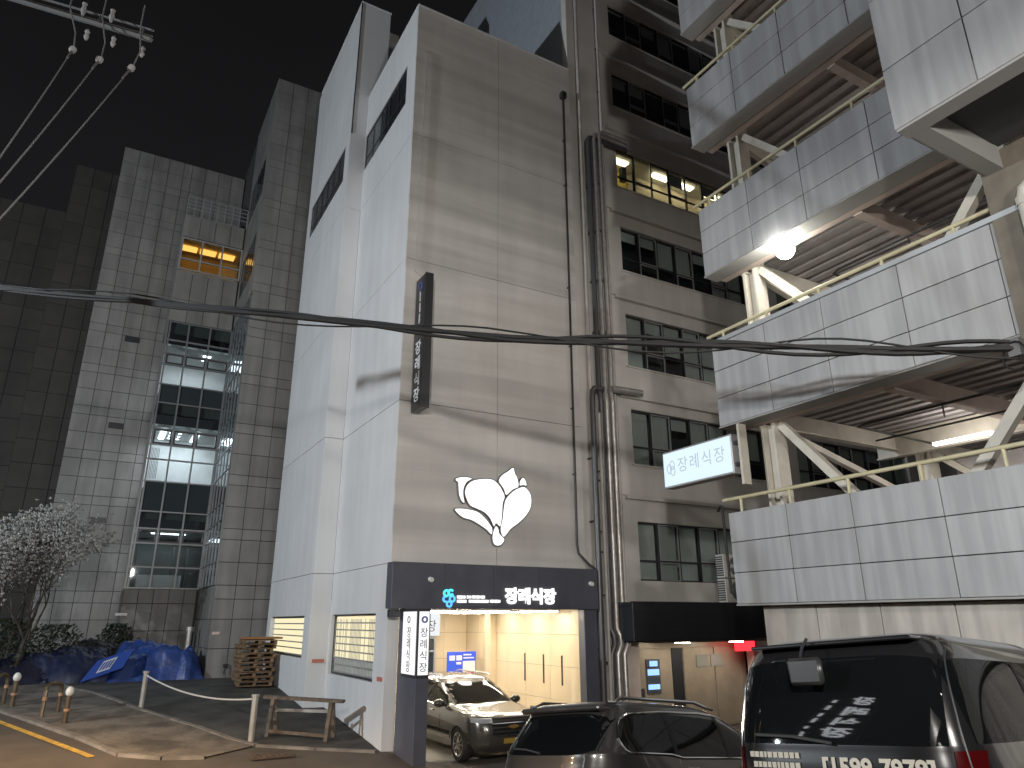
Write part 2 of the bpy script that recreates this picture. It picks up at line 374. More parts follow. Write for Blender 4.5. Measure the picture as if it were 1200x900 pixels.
# ================================================================== window builder
def window(parent, plane, c, u0, u1, z0, z1, n, split, frame_m, pane_m, fw=.05, depth=.07, sub=None, dirn=1):
    # frame set into an opening; n panes across, a transom at fraction split, c = outer face of the frame
    def B(a, b, p, q, d0, d1): return (a, b, c+d0, c+d1, p, q) if plane == 'y' else (c+d0, c+d1, a, b, p, q)
    L = [B(u0, u1, z0, z0+fw, 0, depth), B(u0, u1, z1-fw, z1, 0, depth)]
    pw = (u1-u0)/n; zs = [z0, z1] if not split else [z0, z0+(z1-z0)*split, z1]
    for i in range(n+1):
        w = fw if i in (0, n) else fw*1.1
        a = u0 + i*pw; L.append(B(max(a-w/2, u0), min(a+w/2, u1), z0+fw+.001, z1-fw-.001, .003, depth-.003) if i not in (0, n) else B(a if i == 0 else a-fw, a+fw if i == 0 else a, z0+fw+.001, z1-fw-.001, .003, depth-.003))
    if split: L.append(B(u0+fw, u1-fw, zs[1]-fw/2, zs[1]+fw/2, .006, depth-.006))
    w = boxes('window', L, frame_m, parent)
    for i in range(n):
        for k in range(len(zs)-1):
            a, b = u0+i*pw+fw*.55, u0+(i+1)*pw-fw*.55; p, q = zs[k]+fw*.5, zs[k+1]-fw*.5
            bx = B(a, b, p, q, depth*.45, depth*.45+.012)
            mm = pane_m[(i*7+k*3) % len(pane_m)] if isinstance(pane_m, list) else pane_m
            panel('pane', *bx, mm, w, .002)
            # inner sash on alternate panes
            if sub and i % 2 == 1:
                boxes('sash', [B(a, a+.03, p, q, -.012, .03), B(b-.03, b, p, q, -.012, .03), B(a+.03, b-.03, p, p+.03, -.012, .03), B(a+.03, b-.03, q-.03, q, -.012, .03)], ALU, w)
    return w

# ================================================================== funeral hall front block (A)
AX0, AX1, AY0, AY1, AZ = 6.40, 12.34, 17.36, 22.40, 22.45
A = thing('funeral_hall', ((AX0+AX1)/2, 20, 0), 'pale grey painted concrete block with white flower emblem above lit drive-in entrance', 'building')
zj = [4.5, 8.78, 13.08, 17.39, AZ]
box('core', AX0+.07, AX1-.02, AY0+.07, AY1+.3, 3.72, AZ-.12, CORE, A)
for k in range(4):
    for a, b in ((AX0, 9.41), (9.41, AX1)):
        panel('wall_panel', a+(.006 if a > 7 else 0), b-(.006 if b < 12 else 0), AY0, AY0+.065, zj[k]+.007, zj[k+1]-.007, PAINT, A, .004)
panel('wall_panel', AX0, AX1, AY0, AY0+.065, 3.74, 4.493, PAINT, A, .004)
# left flank: panels with the high strip window and the low lit window
WA = (18.16, 22.38, 19.08, 20.62); WL = (18.30, 22.25, 1.66, 3.30)
for k in range(4):
    if k < 3: panel('wall_panel', AX0, AX0+.065, AY0+.067, AY1, zj[k]+.007, zj[k+1]-.007, PAINTL, A, .004)
    else: holewall('wall_panel', 'x', AX0, .065, AY0+.067, AY1, zj[3]+.007, AZ-.002, [WA], PAINTL, A)
holewall('wall_panel', 'x', AX0, .30, AY0+.067, AY1, -.5, 4.493, [WL], PAINTL, A)
box('coping', AX0-.015, AX1+.01, AY0-.015, AY1, AZ, AZ+.05, PAINTL, A)
window(A, 'x', AX0+.03, *WA, 5, .32, FRAME, GL_DARK, .06, .03)
# recessed room behind the strip window
# lit window of frosted blocks: seven horizontal rows of reeded glass
lw = boxes('window', [(AX0+.10, AX0+.20, WL[0], WL[1], WL[2], WL[2]+.05), (AX0+.10, AX0+.20, WL[0], WL[1], WL[3]-.05, WL[3]), (AX0+.10, AX0+.20, WL[0], WL[0]+.05, WL[2]+.051, WL[3]-.051), (AX0+.10, AX0+.20, WL[1]-.05, WL[1], WL[2]+.051, WL[3]-.051)], FRAME, A)
def louvre_rows(parent, X, y0, y1, z0, z1, rows, dark_rows=0):
    h = (z1-z0)/rows
    for i in range(rows):
        box('glass_louvre', X, X+.03, y0, y1, z0+i*h+.025, z0+(i+1)*h-.012, E_CREAM if i >= dark_rows else BLIND, parent)
        box('louvre_rail', X-.03, X+.035, y0, y1, z0+i*h-.010, z0+i*h+.022, ALU, parent)
louvre_rows(lw, AX0+.16, WL[0]+.05, WL[1]-.05, WL[2]+.06, WL[3]-.05, 8, 2)
bm = bmesh.new()
for i in range(34):
    y = WL[0]+.08+i*(WL[1]-WL[0]-.16)/33; bbox(bm, AX0+.115, AX0+.125, y-.009, y+.009, WL[2]+.06, WL[2]+.06+(WL[3]-WL[2]-.12)*random.choice((.25, .95, .95)))
link('security_bar', tomesh(bm, ALU), lw, kind='stuff')
# thin cable conduit at the corner
cd = tube('conduit', [(AX0+.06, AY0-.03, 20.6), (AX0+.32, AY0-.03, 20.55), (AX0+.34, AY0-.03, 20.2), (AX0+.26, AY0-.03, 12.7), (AX0+.62, AY0-.04, 12.5)], .014, DUCTW, A, 6)
# ---- drive-in porch interior
PX1, PY1, PZ = 12.10, 24.6, 3.42
rows_ = [.012, .95, 1.85, 2.72, PZ]
def tiles(parent, plane, c, t, us, zs, m):
    for a, b in zip(us, us[1:]):
        for p, q in zip(zs, zs[1:]):
            bx = (a+.004, b-.004, c, c+t, p+.004, q-.004) if plane == 'y' else (c, c+t, a+.004, b-.004, p+.004, q-.004)
            panel('wall_tile', *bx, m, parent, .003)
pin = box('porch_back_wall', 6.7, 13.2, PY1+.04, PY1+.25, -.3, PZ+.2, CORE, A)
tiles(A, 'y', PY1, .035, [6.75, 8.1, 9.4, 10.3, 11.2, PX1], rows_, BEIGE)
box('porch_side_wall', PX1+.04, PX1+.22, AY0+.07, PY1+.2, -.3, 3.71, CORE, A)
tiles(A, 'x', PX1, .035, [17.42, 19.0, 20.4, 21.6, 22.3, 22.75, 23.6, PY1], rows_, BEIGE)
box('porch_column', PX1-.22, PX1, 22.35, 22.72, .012, PZ, BEIGE, A, .01)
for y in (18.35, 19.35, 20.45): box('wall_slot', PX1-.012, PX1-.001, y-.035, y+.035, 1.35, 2.15, FRAME, A)
box('porch_ceiling', 6.70, PX1+.04, AY0+.02, PY1+.2, PZ, PZ+.25, WHITE, A)
box('porch_floor', 6.72, PX1, 16.9, PY1, -.2, .012, mat('porch_concrete', (.34, .32, .28), .5, var=.12, vscale=1.2, bump=.2), A)
# ceiling troffers: real tube fittings
for i, y in enumerate((18.1, 19.6, 21.2, 22.9)):
    for x in (7.9, 9.6, 11.2):
        t = box('ceiling_light', x-.62, x+.62, y-.11, y+.11, PZ-.05, PZ-.002, WHITE, A)
        box('diffuser', x-.58, x+.58, y-.08, y+.08, PZ-.07, PZ-.051, E_TUBE, t)
# office sign and window at the back of the porch
sg = thing('office_sign', (10.5, 24.4, 2.45), 'white lightbox sign with black Korean lettering at back of entrance', 'sign')
box('sign_box', 9.75, 10.87, 24.25, 24.55, 2.62, 3.36, E_PANEL, sg)
put_text('lettering', '식장', .42, (10.35, 24.245, 2.92), '-y', FRAME, sg, .003)
of = window(A, 'y', 24.40, 9.6, 10.8, 1.35, 2.58, 1, .62, ALU, [SPANDREL], .06, .15)
# ---- navy portal frame
pt = thing('entrance_portal', (9.3, 17.2, 0), 'dark navy panel portal framing the funeral hall drive-in entrance', 'portal')
box('fascia', 6.30, 12.46, 16.96, 17.357, 3.40, 4.50, NAVY, pt, .01)
box('left_fin', 6.66, 6.98, 16.125, 17.30, -.2, 3.398, NAVY, pt, .01)
box('right_leg', 12.02, 12.46, 17.05, 17.357, -.2, 3.398, NAVY, pt, .01)
for x in (7.7, 9.1, 10.5): box('panel_seam', x-.006, x+.006, 16.955, 16.962, 3.42, 4.48, CORE, pt)
for x in (7.3, 12.2):
    c = tube('floodlight_stub', [(x, 16.96, 4.1), (x, 16.85, 4.08)], .06, WHITE, pt, 10)
# fascia lettering
def FY(x, y): return ony(x, y, 16.94)
let = thing('fascia_sign', FY(585, 705), 'glowing white Korean letters and teal blue clover logo on navy fascia', 'sign')
c = FY(622, 700); put_text('letters', '장례식장', .43, (c.x, 16.93, c.z), '-y', E_WHITE, let, .02, .018)
def letter_bar(x0, x1, yy, h):
    # small glyph-like strokes making a word too small to read
    bm = bmesh.new(); x = x0; rr = random.Random(int(x0*100))
    while x < x1-.02:
        w = rr.uniform(.03, .055); hh = h*rr.uniform(.85, 1)
        bbox(bm, x, min(x+w, x1), 16.925, 16.945, yy-hh/2, yy+hh/2); x += w+.008
    link('small_lettering', tomesh(bm, E_WHITE), let, kind='stuff')
s = 160/1200
for x0, x1, yy in ((229, 302, 185), (315, 352, 185), (360, 480, 185), (229, 318, 222), (333, 505, 222), (518, 615, 222)):
    a = FY(505+x0*s, 675+yy*s); b = FY(505+x1*s, 675+yy*s); letter_bar(a.x, b.x, (a.z+b.z)/2, .075)
def ring(name, cx_, cz_, r, w, a0, a1, m, parent, Y=16.93):
    bm = bmesh.new(); n = 20
    vs = []
    for d in (0, .03):
        for rr in (r-w, r+w): vs.append([bm.verts.new((cx_+rr*math.cos(a0+(a1-a0)*i/n), Y+d, cz_+rr*math.sin(a0+(a1-a0)*i/n))) for i in range(n+1)])
    for i in range(n):
        for a, b in ((0, 1), (1, 3), (3, 2), (2, 0)): bm.faces.new((vs[a][i], vs[a][i+1], vs[b][i+1], vs[b][i]))
    bmesh.ops.recalc_face_normals(bm, faces=bm.faces); link(name, tomesh(bm, m), parent)
def logo(cx_, cz_, k, parent, m1, m2, Y=16.93):
    ring('logo_loop', cx_-.07*k, cz_+.10*k, .075*k, .026*k, 0, 2*PI, m1, parent, Y)
    ring('logo_loop', cx_+.06*k, cz_+.12*k, .07*k, .026*k, .5, 5.8, m1, parent, Y+.002)
    ring('logo_loop', cx_-.09*k, cz_-.06*k, .07*k, .026*k, 1.2, 5.2, m2, parent, Y+.004)
    ring('logo_loop', cx_+.11*k, cz_-.05*k, .075*k, .026*k, 0, 2*PI, m2, parent, Y+.006)
    ring('logo_loop', cx_+.02*k, cz_-.19*k, .07*k, .026*k, 0, 2*PI, m2, parent, Y+.008)
c = FY(526, 699.5); logo(c.x, c.z, .9, let, E_TEAL, E_BLUE)
# ---- flower emblem, traced petal by petal onto the facade plane, 6 cm thick lightboxes
fl = thing('flower_emblem', ony(578, 595, AY0-.1), 'large glowing white magnolia flower emblem on the grey facade', 'emblem')
def px(x, y): return (510+x/4.5, 530+y/4.5)
PET = [
 [(112, 136), (150, 128), (196, 138), (168, 158), (152, 190), (150, 225), (156, 266), (140, 258), (126, 225), (122, 180), (120, 158), (108, 148)],
 [(200, 148), (250, 139), (300, 142), (332, 165), (355, 200), (368, 235), (358, 270), (354, 330), (345, 390), (322, 376), (310, 392), (290, 350), (260, 318), (220, 298), (184, 280), (163, 240), (157, 205), (170, 170)],
 [(335, 150), (350, 122), (385, 98), (412, 80), (422, 110), (436, 140), (440, 182), (410, 198), (376, 226), (362, 195), (344, 168)],
 [(446, 176), (448, 150), (464, 132), (478, 150), (483, 176), (465, 174)],
 [(470, 182), (496, 206), (508, 240), (505, 290), (480, 335), (440, 375), (400, 405), (366, 446), (350, 432), (345, 400), (355, 350), (362, 290), (372, 248), (400, 214), (435, 190)],
 [(104, 298), (140, 295), (190, 302), (230, 316), (262, 344), (285, 372), (302, 402), (298, 434), (270, 408), (230, 380), (190, 358), (150, 346), (118, 322)],
 [(320, 388), (335, 404), (340, 428), (366, 458), (352, 486), (330, 494), (310, 484), (302, 455), (306, 420)]]
for p in PET:
    q = [ony(*px(*a), AY0-.09) for a in p]
    q = smoothpoly(q, 5); c_ = sum(q, Vector())/len(q)
    nr = []
    for i_ in range(len(q)):
        t_ = (q[(i_+1) % len(q)]-q[i_-1]).normalized(); o_ = Vector((-t_.z, 0, t_.x)); nr.append(o_)
    area2 = sum(q[i_-1].x*q[i_].z-q[i_].x*q[i_-1].z for i_ in range(len(q))); sgn_ = -1 if area2 > 0 else 1
    pet = plate('petal', [v+o_*sgn_*.016+Vector((0, .012, 0)) for v, o_ in zip(q, nr)], (0, 1, 0), .07, mat('grey_petal_trim', (.16, .16, .165), .5), fl)
    plate('light_face', [v-o_*sgn_*.014 for v, o_ in zip(q, nr)], (0, 1, 0), .011, E_WHITE, pet)
# ---- projecting vertical blade sign
vs_ = thing('blade_sign', (6.82, 17, 8.55), 'tall narrow black blade sign with white vertical Korean letters on wall', 'sign')
box('cabinet', 6.70, 6.93, 16.56, 17.24, 8.42, 12.32, mat('black_sign_metal', (.03, .03, .034), .25, metal=.4, var=.2), vs_, .01)
box('edge_trim', 6.695, 6.935, 16.552, 16.58, 8.41, 12.33, FRAME, vs_)
for z in (9.0, 12.0): box('bracket', 6.78, 6.88, 17.24, 17.36, z, z+.08, FRAME, vs_)
DIMW = mat('unlit_white_letter', (.7, .72, .75), .5)
for i, ch in enumerate('장례식장'): put_text('letter', ch, .42, (6.693, 16.90, 10.15-i*.45), '-x', DIMW, vs_, .004, .008)
bm = bmesh.new()
for k in range(30):
    if k % 8 == 6: continue
    bbox(bm, 6.69, 6.698, 16.87-.03*random.random(), 16.93, 10.6+k*.042, 10.6+k*.042+.03)
link('small_lettering', tomesh(bm, DIMW), vs_, kind='stuff')
bm = bmesh.new(); tube_bm(bm, [(6.69, 16.90+.12*math.cos(a*PI/9), 12.02+.12*math.sin(a*PI/9)) for a in range(16)], .014, 6); link('logo_ring', tomesh(bm, mat('blue_logo_paint', (.10, .14, .45), .5)), vs_)
# ---- lit box sign on the portal fin
ps = thing('pillar_sign', (6.7, 16.6, 1.9), 'white lightbox sign with stacked Korean letters on navy fin', 'sign')
box('frame', 6.655, 6.985, 16.12, 17.04, 1.86, 3.39, FRAME, ps, .01)
box('light_face', 6.640, 6.653, 16.17, 16.98, 1.94, 3.32, emit('pillar_sign_light', (1, 1, 1), 1.1), ps)
box('light_face', 6.70, 6.95, 16.108, 16.119, 1.94, 3.32, MATS['pillar_sign_light'], ps)
for i, ch in enumerate('장례식장'):
    put_text('letter', ch, .27, (6.637, 16.57, 2.84-i*.25), '-x', FRAME, ps, .002)
    put_text('letter', ch, .22, (6.825, 16.105, 2.84-i*.25), '-y', FRAME, ps, .002)
ring('logo_loop', 6.825, 3.14, .06, .018, 0, 2*PI, MATS['blue_logo_paint'], ps, 16.076)
bm = bmesh.new(); tube_bm(bm, [(6.635, 16.6+.07*math.cos(a*PI/9), 3.14+.07*math.sin(a*PI/9)) for a in range(19)], .012, 6); link('logo_ring', tomesh(bm, FRAME), ps)
box('camera_box', 6.30, 6.56, 17.0, 17.2, 3.2, 3.36, FRAME, ps, .01)
# small red number plates on the flank
for y, z in ((22.25, 1.95), (17.75, 1.72)): tag(box('wall_plate', 6.385 if y < 20 else 5.95, 6.398 if y < 20 else 6.3, y-.18 if y < 20 else 22.37, y+.18 if y < 20 else 22.385, z, z+.10, mat('red_print_plate', (.5, .17, .12), .6)), 'small red and white notice plate on pale wall by %s' % ('navy fin' if y < 20 else 'wall step'), 'plate')

# ================================================================== stair tower behind (C)
CX0, CY0, CY1, CZ = 5.85, 22.40, 28.45, 26.95
C = thing('stair_tower', (7, 25, 0), 'tall pale concrete tower rising behind the funeral hall block', 'building')
box('core', CX0+.07, 7.05, CY0+.07, CY1-.02, 4.6, CZ-.05, CORE, C)
box('core', 7.06, 7.6, CY0+.45, CY1-.02, 20, CZ-.5, PAINT, C)
WC = (22.95, 27.9, 18.8, 20.35); WCL = (23.1, 27.95, 2.05, 3.27)
for z0, z1 in ((4.5, 8.78), (8.78, 13.08), (13.08, 17.39)):
    panel('wall_panel', CX0-.05, CX0+.065, CY0+.067, CY1, z0+.007, z1-.007, PAINTL, C, .004)
holewall('wall_panel', 'x', CX0-.05, .115, CY0+.067, CY1, 17.397, 20.62, [WC], PAINTL, C)
panel('wall_panel', CX0, CX0+.065, CY0+.067, CY1, 20.625, CZ, PAINTL, C, .004)
holewall('wall_panel', 'x', CX0-.05, .30, CY0+.067, CY1, -.3, 4.493, [WCL], PAINTL, C)
for z0, z1 in ((-.3, 4.5), (4.5, 8.78), (8.78, 13.08), (13.08, 17.39), (17.39, 22.4), (22.4, CZ)):
    panel('wall_panel', CX0-.05 if z0 < 20 else CX0, 7.06 if z0 > 17 else AX0-.005, CY0, CY0+.065, z0+.007, z1-.007, PAINTL, C, .004)
box('coping', CX0-.02, 7.1, CY0-.02, CY1, CZ, CZ+.05, PAINTL, C)
box('wall_panel', CX0, 9, CY1-.01, CY1+.25, 0, CZ-.1, PAINTL, C)
window(C, 'x', CX0-.02, *WC, 6, .3, FRAME, GL_DARK, .06, .03)
lw = boxes('window', [(CX0+.05, CX0+.15, WCL[0], WCL[1], WCL[2], WCL[2]+.05), (CX0+.05, CX0+.15, WCL[0], WCL[1], WCL[3]-.05, WCL[3])], FRAME, C)
louvre_rows(lw, CX0+.11, WCL[0], WCL[1], WCL[2]+.06, WCL[3]-.05, 6, 0)
tube('conduit', [(CX0-.01, CY0-.02, 26.9), (CX0-.01, CY0-.02, 20.6)], .025, FRAME, C, 6)

# ================================================================== ward tower on the right (D)
DX0, DX1, DY = 12.36, 34.0, 17.42
D = thing('ward_tower', (20, 19, 0), 'tall beige concrete tower with strip windows and ledges behind the pipes', 'building')
tops = [26.75, 23.35, 19.85, 16.5, 13.1, 9.68, 6.03, 30.2]; hts = [1.7, 1.7, 1.75, 1.8, 1.95, 1.85, 1.78, 1.7]
holes = []
for zt, h in zip(tops, hts): holes += [(14.42, 21.4, zt-h, zt), (22.3, 29.3, zt-h, zt)]
holes += [(14.1, 18.9, -.6, 2.55)]
holewall('front_wall', 'y', DY, .30, DX0, DX1, -.6, 33, holes, PAINTD, D)
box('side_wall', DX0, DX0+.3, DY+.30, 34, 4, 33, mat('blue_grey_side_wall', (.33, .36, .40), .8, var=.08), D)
box('back_wall', DX0+.3, DX1, DY+1.5, DY+1.7, -.6, 33, ROOMD, D)
box('roof', DX0+.3, DX1, DY+.3, 34, 32.6, 33, ROOMD, D)
for k, (zt, h) in enumerate(zip(tops, hts)):
    zb = zt-h
    # proud spandrel below every window row, with a drip ledge
    if k != 6:
        box('spandrel', 13.72, DX1, DY-.10, DY-.001, zb-1.02, zb-.06, PAINTD, D, .008)
        box('ledge', 13.95, DX1, DY-.17, DY-.001, zb-1.14, zb-1.022, PAINTD, D, .01)
        box('sill', 14.3, DX1, DY-.13, DY-.001, zb-.058, zb-.002, PAINTD, D, .005)
    box('floor_slab', DX0+.3, DX1, DY+.305, DY+1.5, zb-1.0, zb-.6, ROOMD, D)
    lit = k == 2
    for a, b in ((14.42, 21.4), (22.3, 29.3)):
        w = window(D, 'y', DY+.10, a, b, zb, zt, 8, .34, FRAME, GL_DARK, .055, .06, sub=True)
        pw = (b-a)/8
        for i in range(8):
            # blinds, half of them lowered
            r = random.Random(k*50+i+int(a)); f = r.choice((.25, .6, 1, 1)) if k in (3, 4, 5, 6) else r.choice((0, .3, .6))
            if lit: f = (0, 0, 0, .35, 0, .3, 0, 0)[i]
            if k == 6: f = 1
            if f: panel('blind', a+i*pw+.05, a+(i+1)*pw-.05, DY+.22, DY+.235, zt-(zt-zb)*f+.03, zt-.03, BLIND, w, .002)
        box('window_head', a, b, DY+.08, DY+.13, zt+.002, zt+.03, ALU, D)
# lit ward in the third row: warm walls and tubes
box('lit_room_wall', 14.3, 16.0, DY+1.35, DY+1.45, 18.2, 20.3, mat('yellow_room_wall', (.75, .55, .12), .7), D)
box('lit_room_wall', 16.05, 21.5, DY+1.30, DY+1.40, 18.2, 20.3, mat('cream_room_wall', (.7, .62, .48), .7), D)
box('lit_room_ceiling', 14.3, 21.5, DY+.35, DY+1.45, 20.05, 20.1, WHITE, D)
for x in (15.2, 17.3, 18.6, 20.2): 
    t = box('ceiling_light', x-.4, x+.4, DY+.7, DY+.95, 20.0, 20.045, emit('ward_tube', (1, .84, .5), 9), D)
bx = box('hanging_clothes', 15.0, 15.2, DY+.4, DY+.6, 18.9, 19.5, mat('grey_cloth', (.35, .35, .36), .8), D)
# recess behind the door at street level
ent = thing('annex_entrance', (16.5, 17.6, 0), 'brown metal entrance doors under black canopy with posters', 'entrance')
BRM = mat('brown_metal_door', (.33, .28, .22), .4, metal=.3, var=.1)
box('door_wall', 14.05, 18.95, 17.85, 17.95, -.5, 2.6, BRM, ent)
for x0, x1 in ((14.2, 15.75), (16.25, 17.5), (17.55, 18.7)):
    dpart = box('door_leaf', x0, x1, 17.80, 17.848, .02, 2.30, BRM, ent, .008)
box('dark_gap', 15.78, 16.2, 17.81, 17.849, .02, 2.3, BLACKF, ent)
for x0, x1 in ((16.75, 17.25), (17.35, 17.85)): box('door_glass', x0, x1, 17.775, 17.799, 1.72, 2.08, mat('frosted_grey_glass', (.22, .22, .2), .2), ent)
box('metal_soffit', 14.0, 18.95, 16.45, 17.4, 2.50, 2.54, mat('brushed_soffit', (.3, .28, .26), .25, metal=.9), ent)
po = box('poster', 14.72, 15.25, 17.77, 17.799, 1.05, 2.0, mat('dark_poster', (.05, .06, .08), .4), ent)
for x0, x1, z0, z1 in ((14.76, 15.2, 1.55, 1.72), (14.76, 15.2, 1.16, 1.3), (14.85, 15.15, 1.8, 1.95)): box('poster_print', x0, x1, 17.76, 17.769, z0, z1, E_SCREEN, po)
box('small_plate', 14.42, 14.62, 17.78, 17.799, .95, 1.2, FRAME, ent)
box('wall_post', 13.25, 14.05, 17.25, 17.418, -.3, 2.7, mat('pink_beige_wall', (.52, .44, .39), .8, var=.1, streak=.15), ent)
box('red_exit_light', 17.95, 18.75, 17.2, 17.3, 2.18, 2.49, E_RED, ent)
for x in (15.4, 17.6): 
    box('downlight', x-.18, x+.18, 16.75, 17.0, 2.47, 2.499, E_TUBE, ent)
area('canopy_lamp', (16.4, 16.9, 2.44), 28, (1, .85, .65), 3.5, .3, (0, 0, 0), ent)
aw = thing('canopy_fascia', (15.9, 16.5, 2.6), 'long black box canopy over the annex doors beside pipes', 'canopy')
box('front_board', 13.22, 18.75, 16.40, 16.5, 2.56, 3.62, BLACKF, aw, .01)
box('top_board', 13.22, 18.75, 16.501, 17.31, 3.50, 3.60, BLACKF, aw)
box('end_board', 13.22, 13.30, 16.501, 17.31, 2.56, 3.49, BLACKF, aw)
for z in (2.85, 3.12, 3.38): box('groove', 13.5, 18.7, 16.392, 16.401, z, z+.012, FRAME, aw)

# ---- air conditioners
def fan_unit(z, lab):
    ac = thing('air_conditioner', (17.7, 16.9, z), lab, 'air conditioner', 'outdoor units stacked by the garage')
    box('case', 17.25, 18.15, 16.75, 17.1, z, z+.72, mat('ac_white', (.55, .54, .50), .5, var=.1), ac, .02)
    bm = bmesh.new()
    for i in range(1, 7):
        rr = .03+.045*i
        tube_bm(bm, [(17.78+rr*math.cos(a*PI/10), 16.735, z+.36+rr*math.sin(a*PI/10)) for a in range(21)], .006, 4, False)
    link('fan_grille', tomesh(bm, ALU), ac)
    bm = bmesh.new(); bmesh.ops.create_cone(bm, cap_ends=True, segments=28, radius1=.30, radius2=.30, depth=.01, matrix=Matrix.Translation((17.78, 16.745, z+.36)) @ Matrix.Rotation(PI/2, 4, 'X')); link('fan_opening', tomesh(bm, FRAME), ac)
    bm = bmesh.new()
    for i in range(9): bbox(bm, 17.236, 17.249, 16.77, 17.08, z+.06+i*.07, z+.10+i*.07)
    link('coil_grid', tomesh(bm, FRAME), ac, kind='stuff')
fan_unit(3.63, 'weathered white outdoor air conditioner unit sitting on the black canopy')
fan_unit(4.38, 'weathered white outdoor air conditioner unit stacked on top of another unit')

# ================================================================== pipes on the facade
def pipe(lab, pts, r, m, flange=2.2, grp='pipes running down the facade', cat='pipe'):
    base = min((Vector(p) for p in pts), key=lambda p: p.z)
    o = thing('wall_pipe', base, lab, cat, grp); tube('run', pts, r, m, o, 12)
    pts = [Vector(p) for p in pts]
    for a, b in zip(pts, pts[1:]):
        if (b-a).length > 2.5 and abs((b-a).normalized().z) > .9:
            n = int((b-a).length/flange)
            for k in range(1, n+1):
                p = a.lerp(b, k/(n+1)); tube('collar', [(p.x, p.y, p.z-.03), (p.x, p.y, p.z+.03)], r*1.16, m, o, 12)
                box('bracket', p.x-.02, p.x+.02, p.y+r*.9, 17.36, p.z-.02, p.z+.02, FRAME, o)
    return o
def bend(p, q, n=5): return None
pp = pipe('thin black rain pipe with hopper head on grey facade', [(12.0, 17.24, 21.0), (12.0, 17.24, 15.5), (11.99, 17.24, 5.2), (12.02, 17.22, 4.95), (12.3, 17.1, 4.62), (12.5, 17.05, 4.5), (12.52, 17.05, .2)], .035, BLACKP)
box('hopper_head', 11.9, 12.1, 17.16, 17.355, 20.95, 21.2, BLACKP, pp, .01)
pipe('slim pale grey pipe reaching the roof of the tower', [(12.70, 17.27, 32.0), (12.70, 17.27, 10.4), (12.70, 17.27, .2)], .065, DUCTW)
for i, x in enumerate((12.95, 13.17, 13.40)):
    dy = .03*i
    m = (mat('dark_duct', (.10, .10, .105), .4, metal=.4), DUCT, DUCT)[i]
    pipe(('dark metal flue pipe, leftmost of three elbowed flues', 'bright galvanised flue pipe, middle of three elbowed flues', 'bright galvanised flue pipe, rightmost of three elbowed flues')[i],
         [(14.7-.0*i, 17.16-dy, 19.62+.17*i), (x+.2, 17.16-dy, 19.62+.17*i), (x+.06, 17.16-dy, 19.58+.17*i), (x, 17.16-dy, 19.40+.17*i), (x, 17.16-dy, 10.2), (x-.02, 17.12, 10.02), (x-.05, 17.05, 9.86), (x-.02, 17.05, 9.6), (x, 17.08, 9.3), (x, 17.1, 2.9), (x+.08, 17.05, 2.7), (x+.05, 17.0, 2.45), (x-.08, 17.0, 2.2), (x-.06, 17.0, .2)], .085, m)
pipe('dark flue pipe stub turning right below the middle window', [(14.55, 17.0, 10.12), (13.7, 17.0, 10.10), (13.35, 17.0, 10.08)], .11, DUCT)
pipe('black pipe hooking over at the flue elbows', [(13.0, 17.0, 10.02), (12.66, 17.0, 10.0), (12.57, 17.0, 9.9), (12.56, 17.0, 9.7), (12.56, 17.02, .2)], .085, MATS['dark_duct'])
pipe('grey plastic drain pipe right of the flues', [(13.64, 17.22, 32), (13.64, 17.22, 10), (13.64, 17.22, 2.9), (13.7, 17.2, 2.7), (14.0, 17.15, 2.62)], .05, DUCTW)
pipe('slim pale water pipe left of the flues at street level', [(12.36+.42, 16.98, 9.2), (12.78, 16.98, .2)], .05, DUCTW)
# ================================================================== tiled hospital wing (E)
EX, EY, EYG, EY2, EZ1 = 4.06, 30.0, 35.0, 38.5, 28.3
E_ = thing('tiled_hospital_wing', (2, 36, 1), 'grey stone panelled hospital wing with tall glass stair bay', 'building')
box('core', EX+.06, 9.5, EY+.06, 44, -.2, 4.05, CORE, E_); box('core', EX+.06, 9.5, EY+.06, 44, 16.75, EZ1, CORE, E_)
box('core', 6.4, 9.5, EY+.22, 44, 4.06, 16.74, CORE, E_); box('core', EX+.06, 9.5, EY+.06, EY+.2, 4.06, 16.74, CORE, E_)
box('core', -2.15, EX+.05, EY2+.06, 46, -.2, 27.6, CORE, E_)
# courses: narrow band then two tall courses, repeating
zc = [1.0, 2.08, 3.12, 3.93, 4.44]; z = 4.44
zc = [-.2, 1.05, 2.15, 3.2, 3.93, 4.44]
while z < 26:
    zc += [z+.86, z+1.72, z+2.14]; z += 2.14
zE1 = [q for q in zc if q < 27.8]+[EZ1]; zE2 = [q for q in zc if q < 27.2]+[27.6]
def clad(us, zs, plane, c, skip=lambda u0, u1, z0, z1: False, m=STONE):
    for a, b in zip(us, us[1:]):
        for p, q in zip(zs, zs[1:]):
            if skip(a, b, p, q): continue
            jt = random.uniform(-.004, .004)
            if plane == 'y': panel('stone_panel', a+.011, b-.011, c+jt, c+.055+jt, p+.011, q-.011, m, E_, .004)
            else: panel('stone_panel', c+jt, c+.055+jt, a+.011, b-.011, p+.011, q-.011, m, E_, .004)
clad([EX, 4.80, 5.52, 6.22], zE1, 'y', EY)
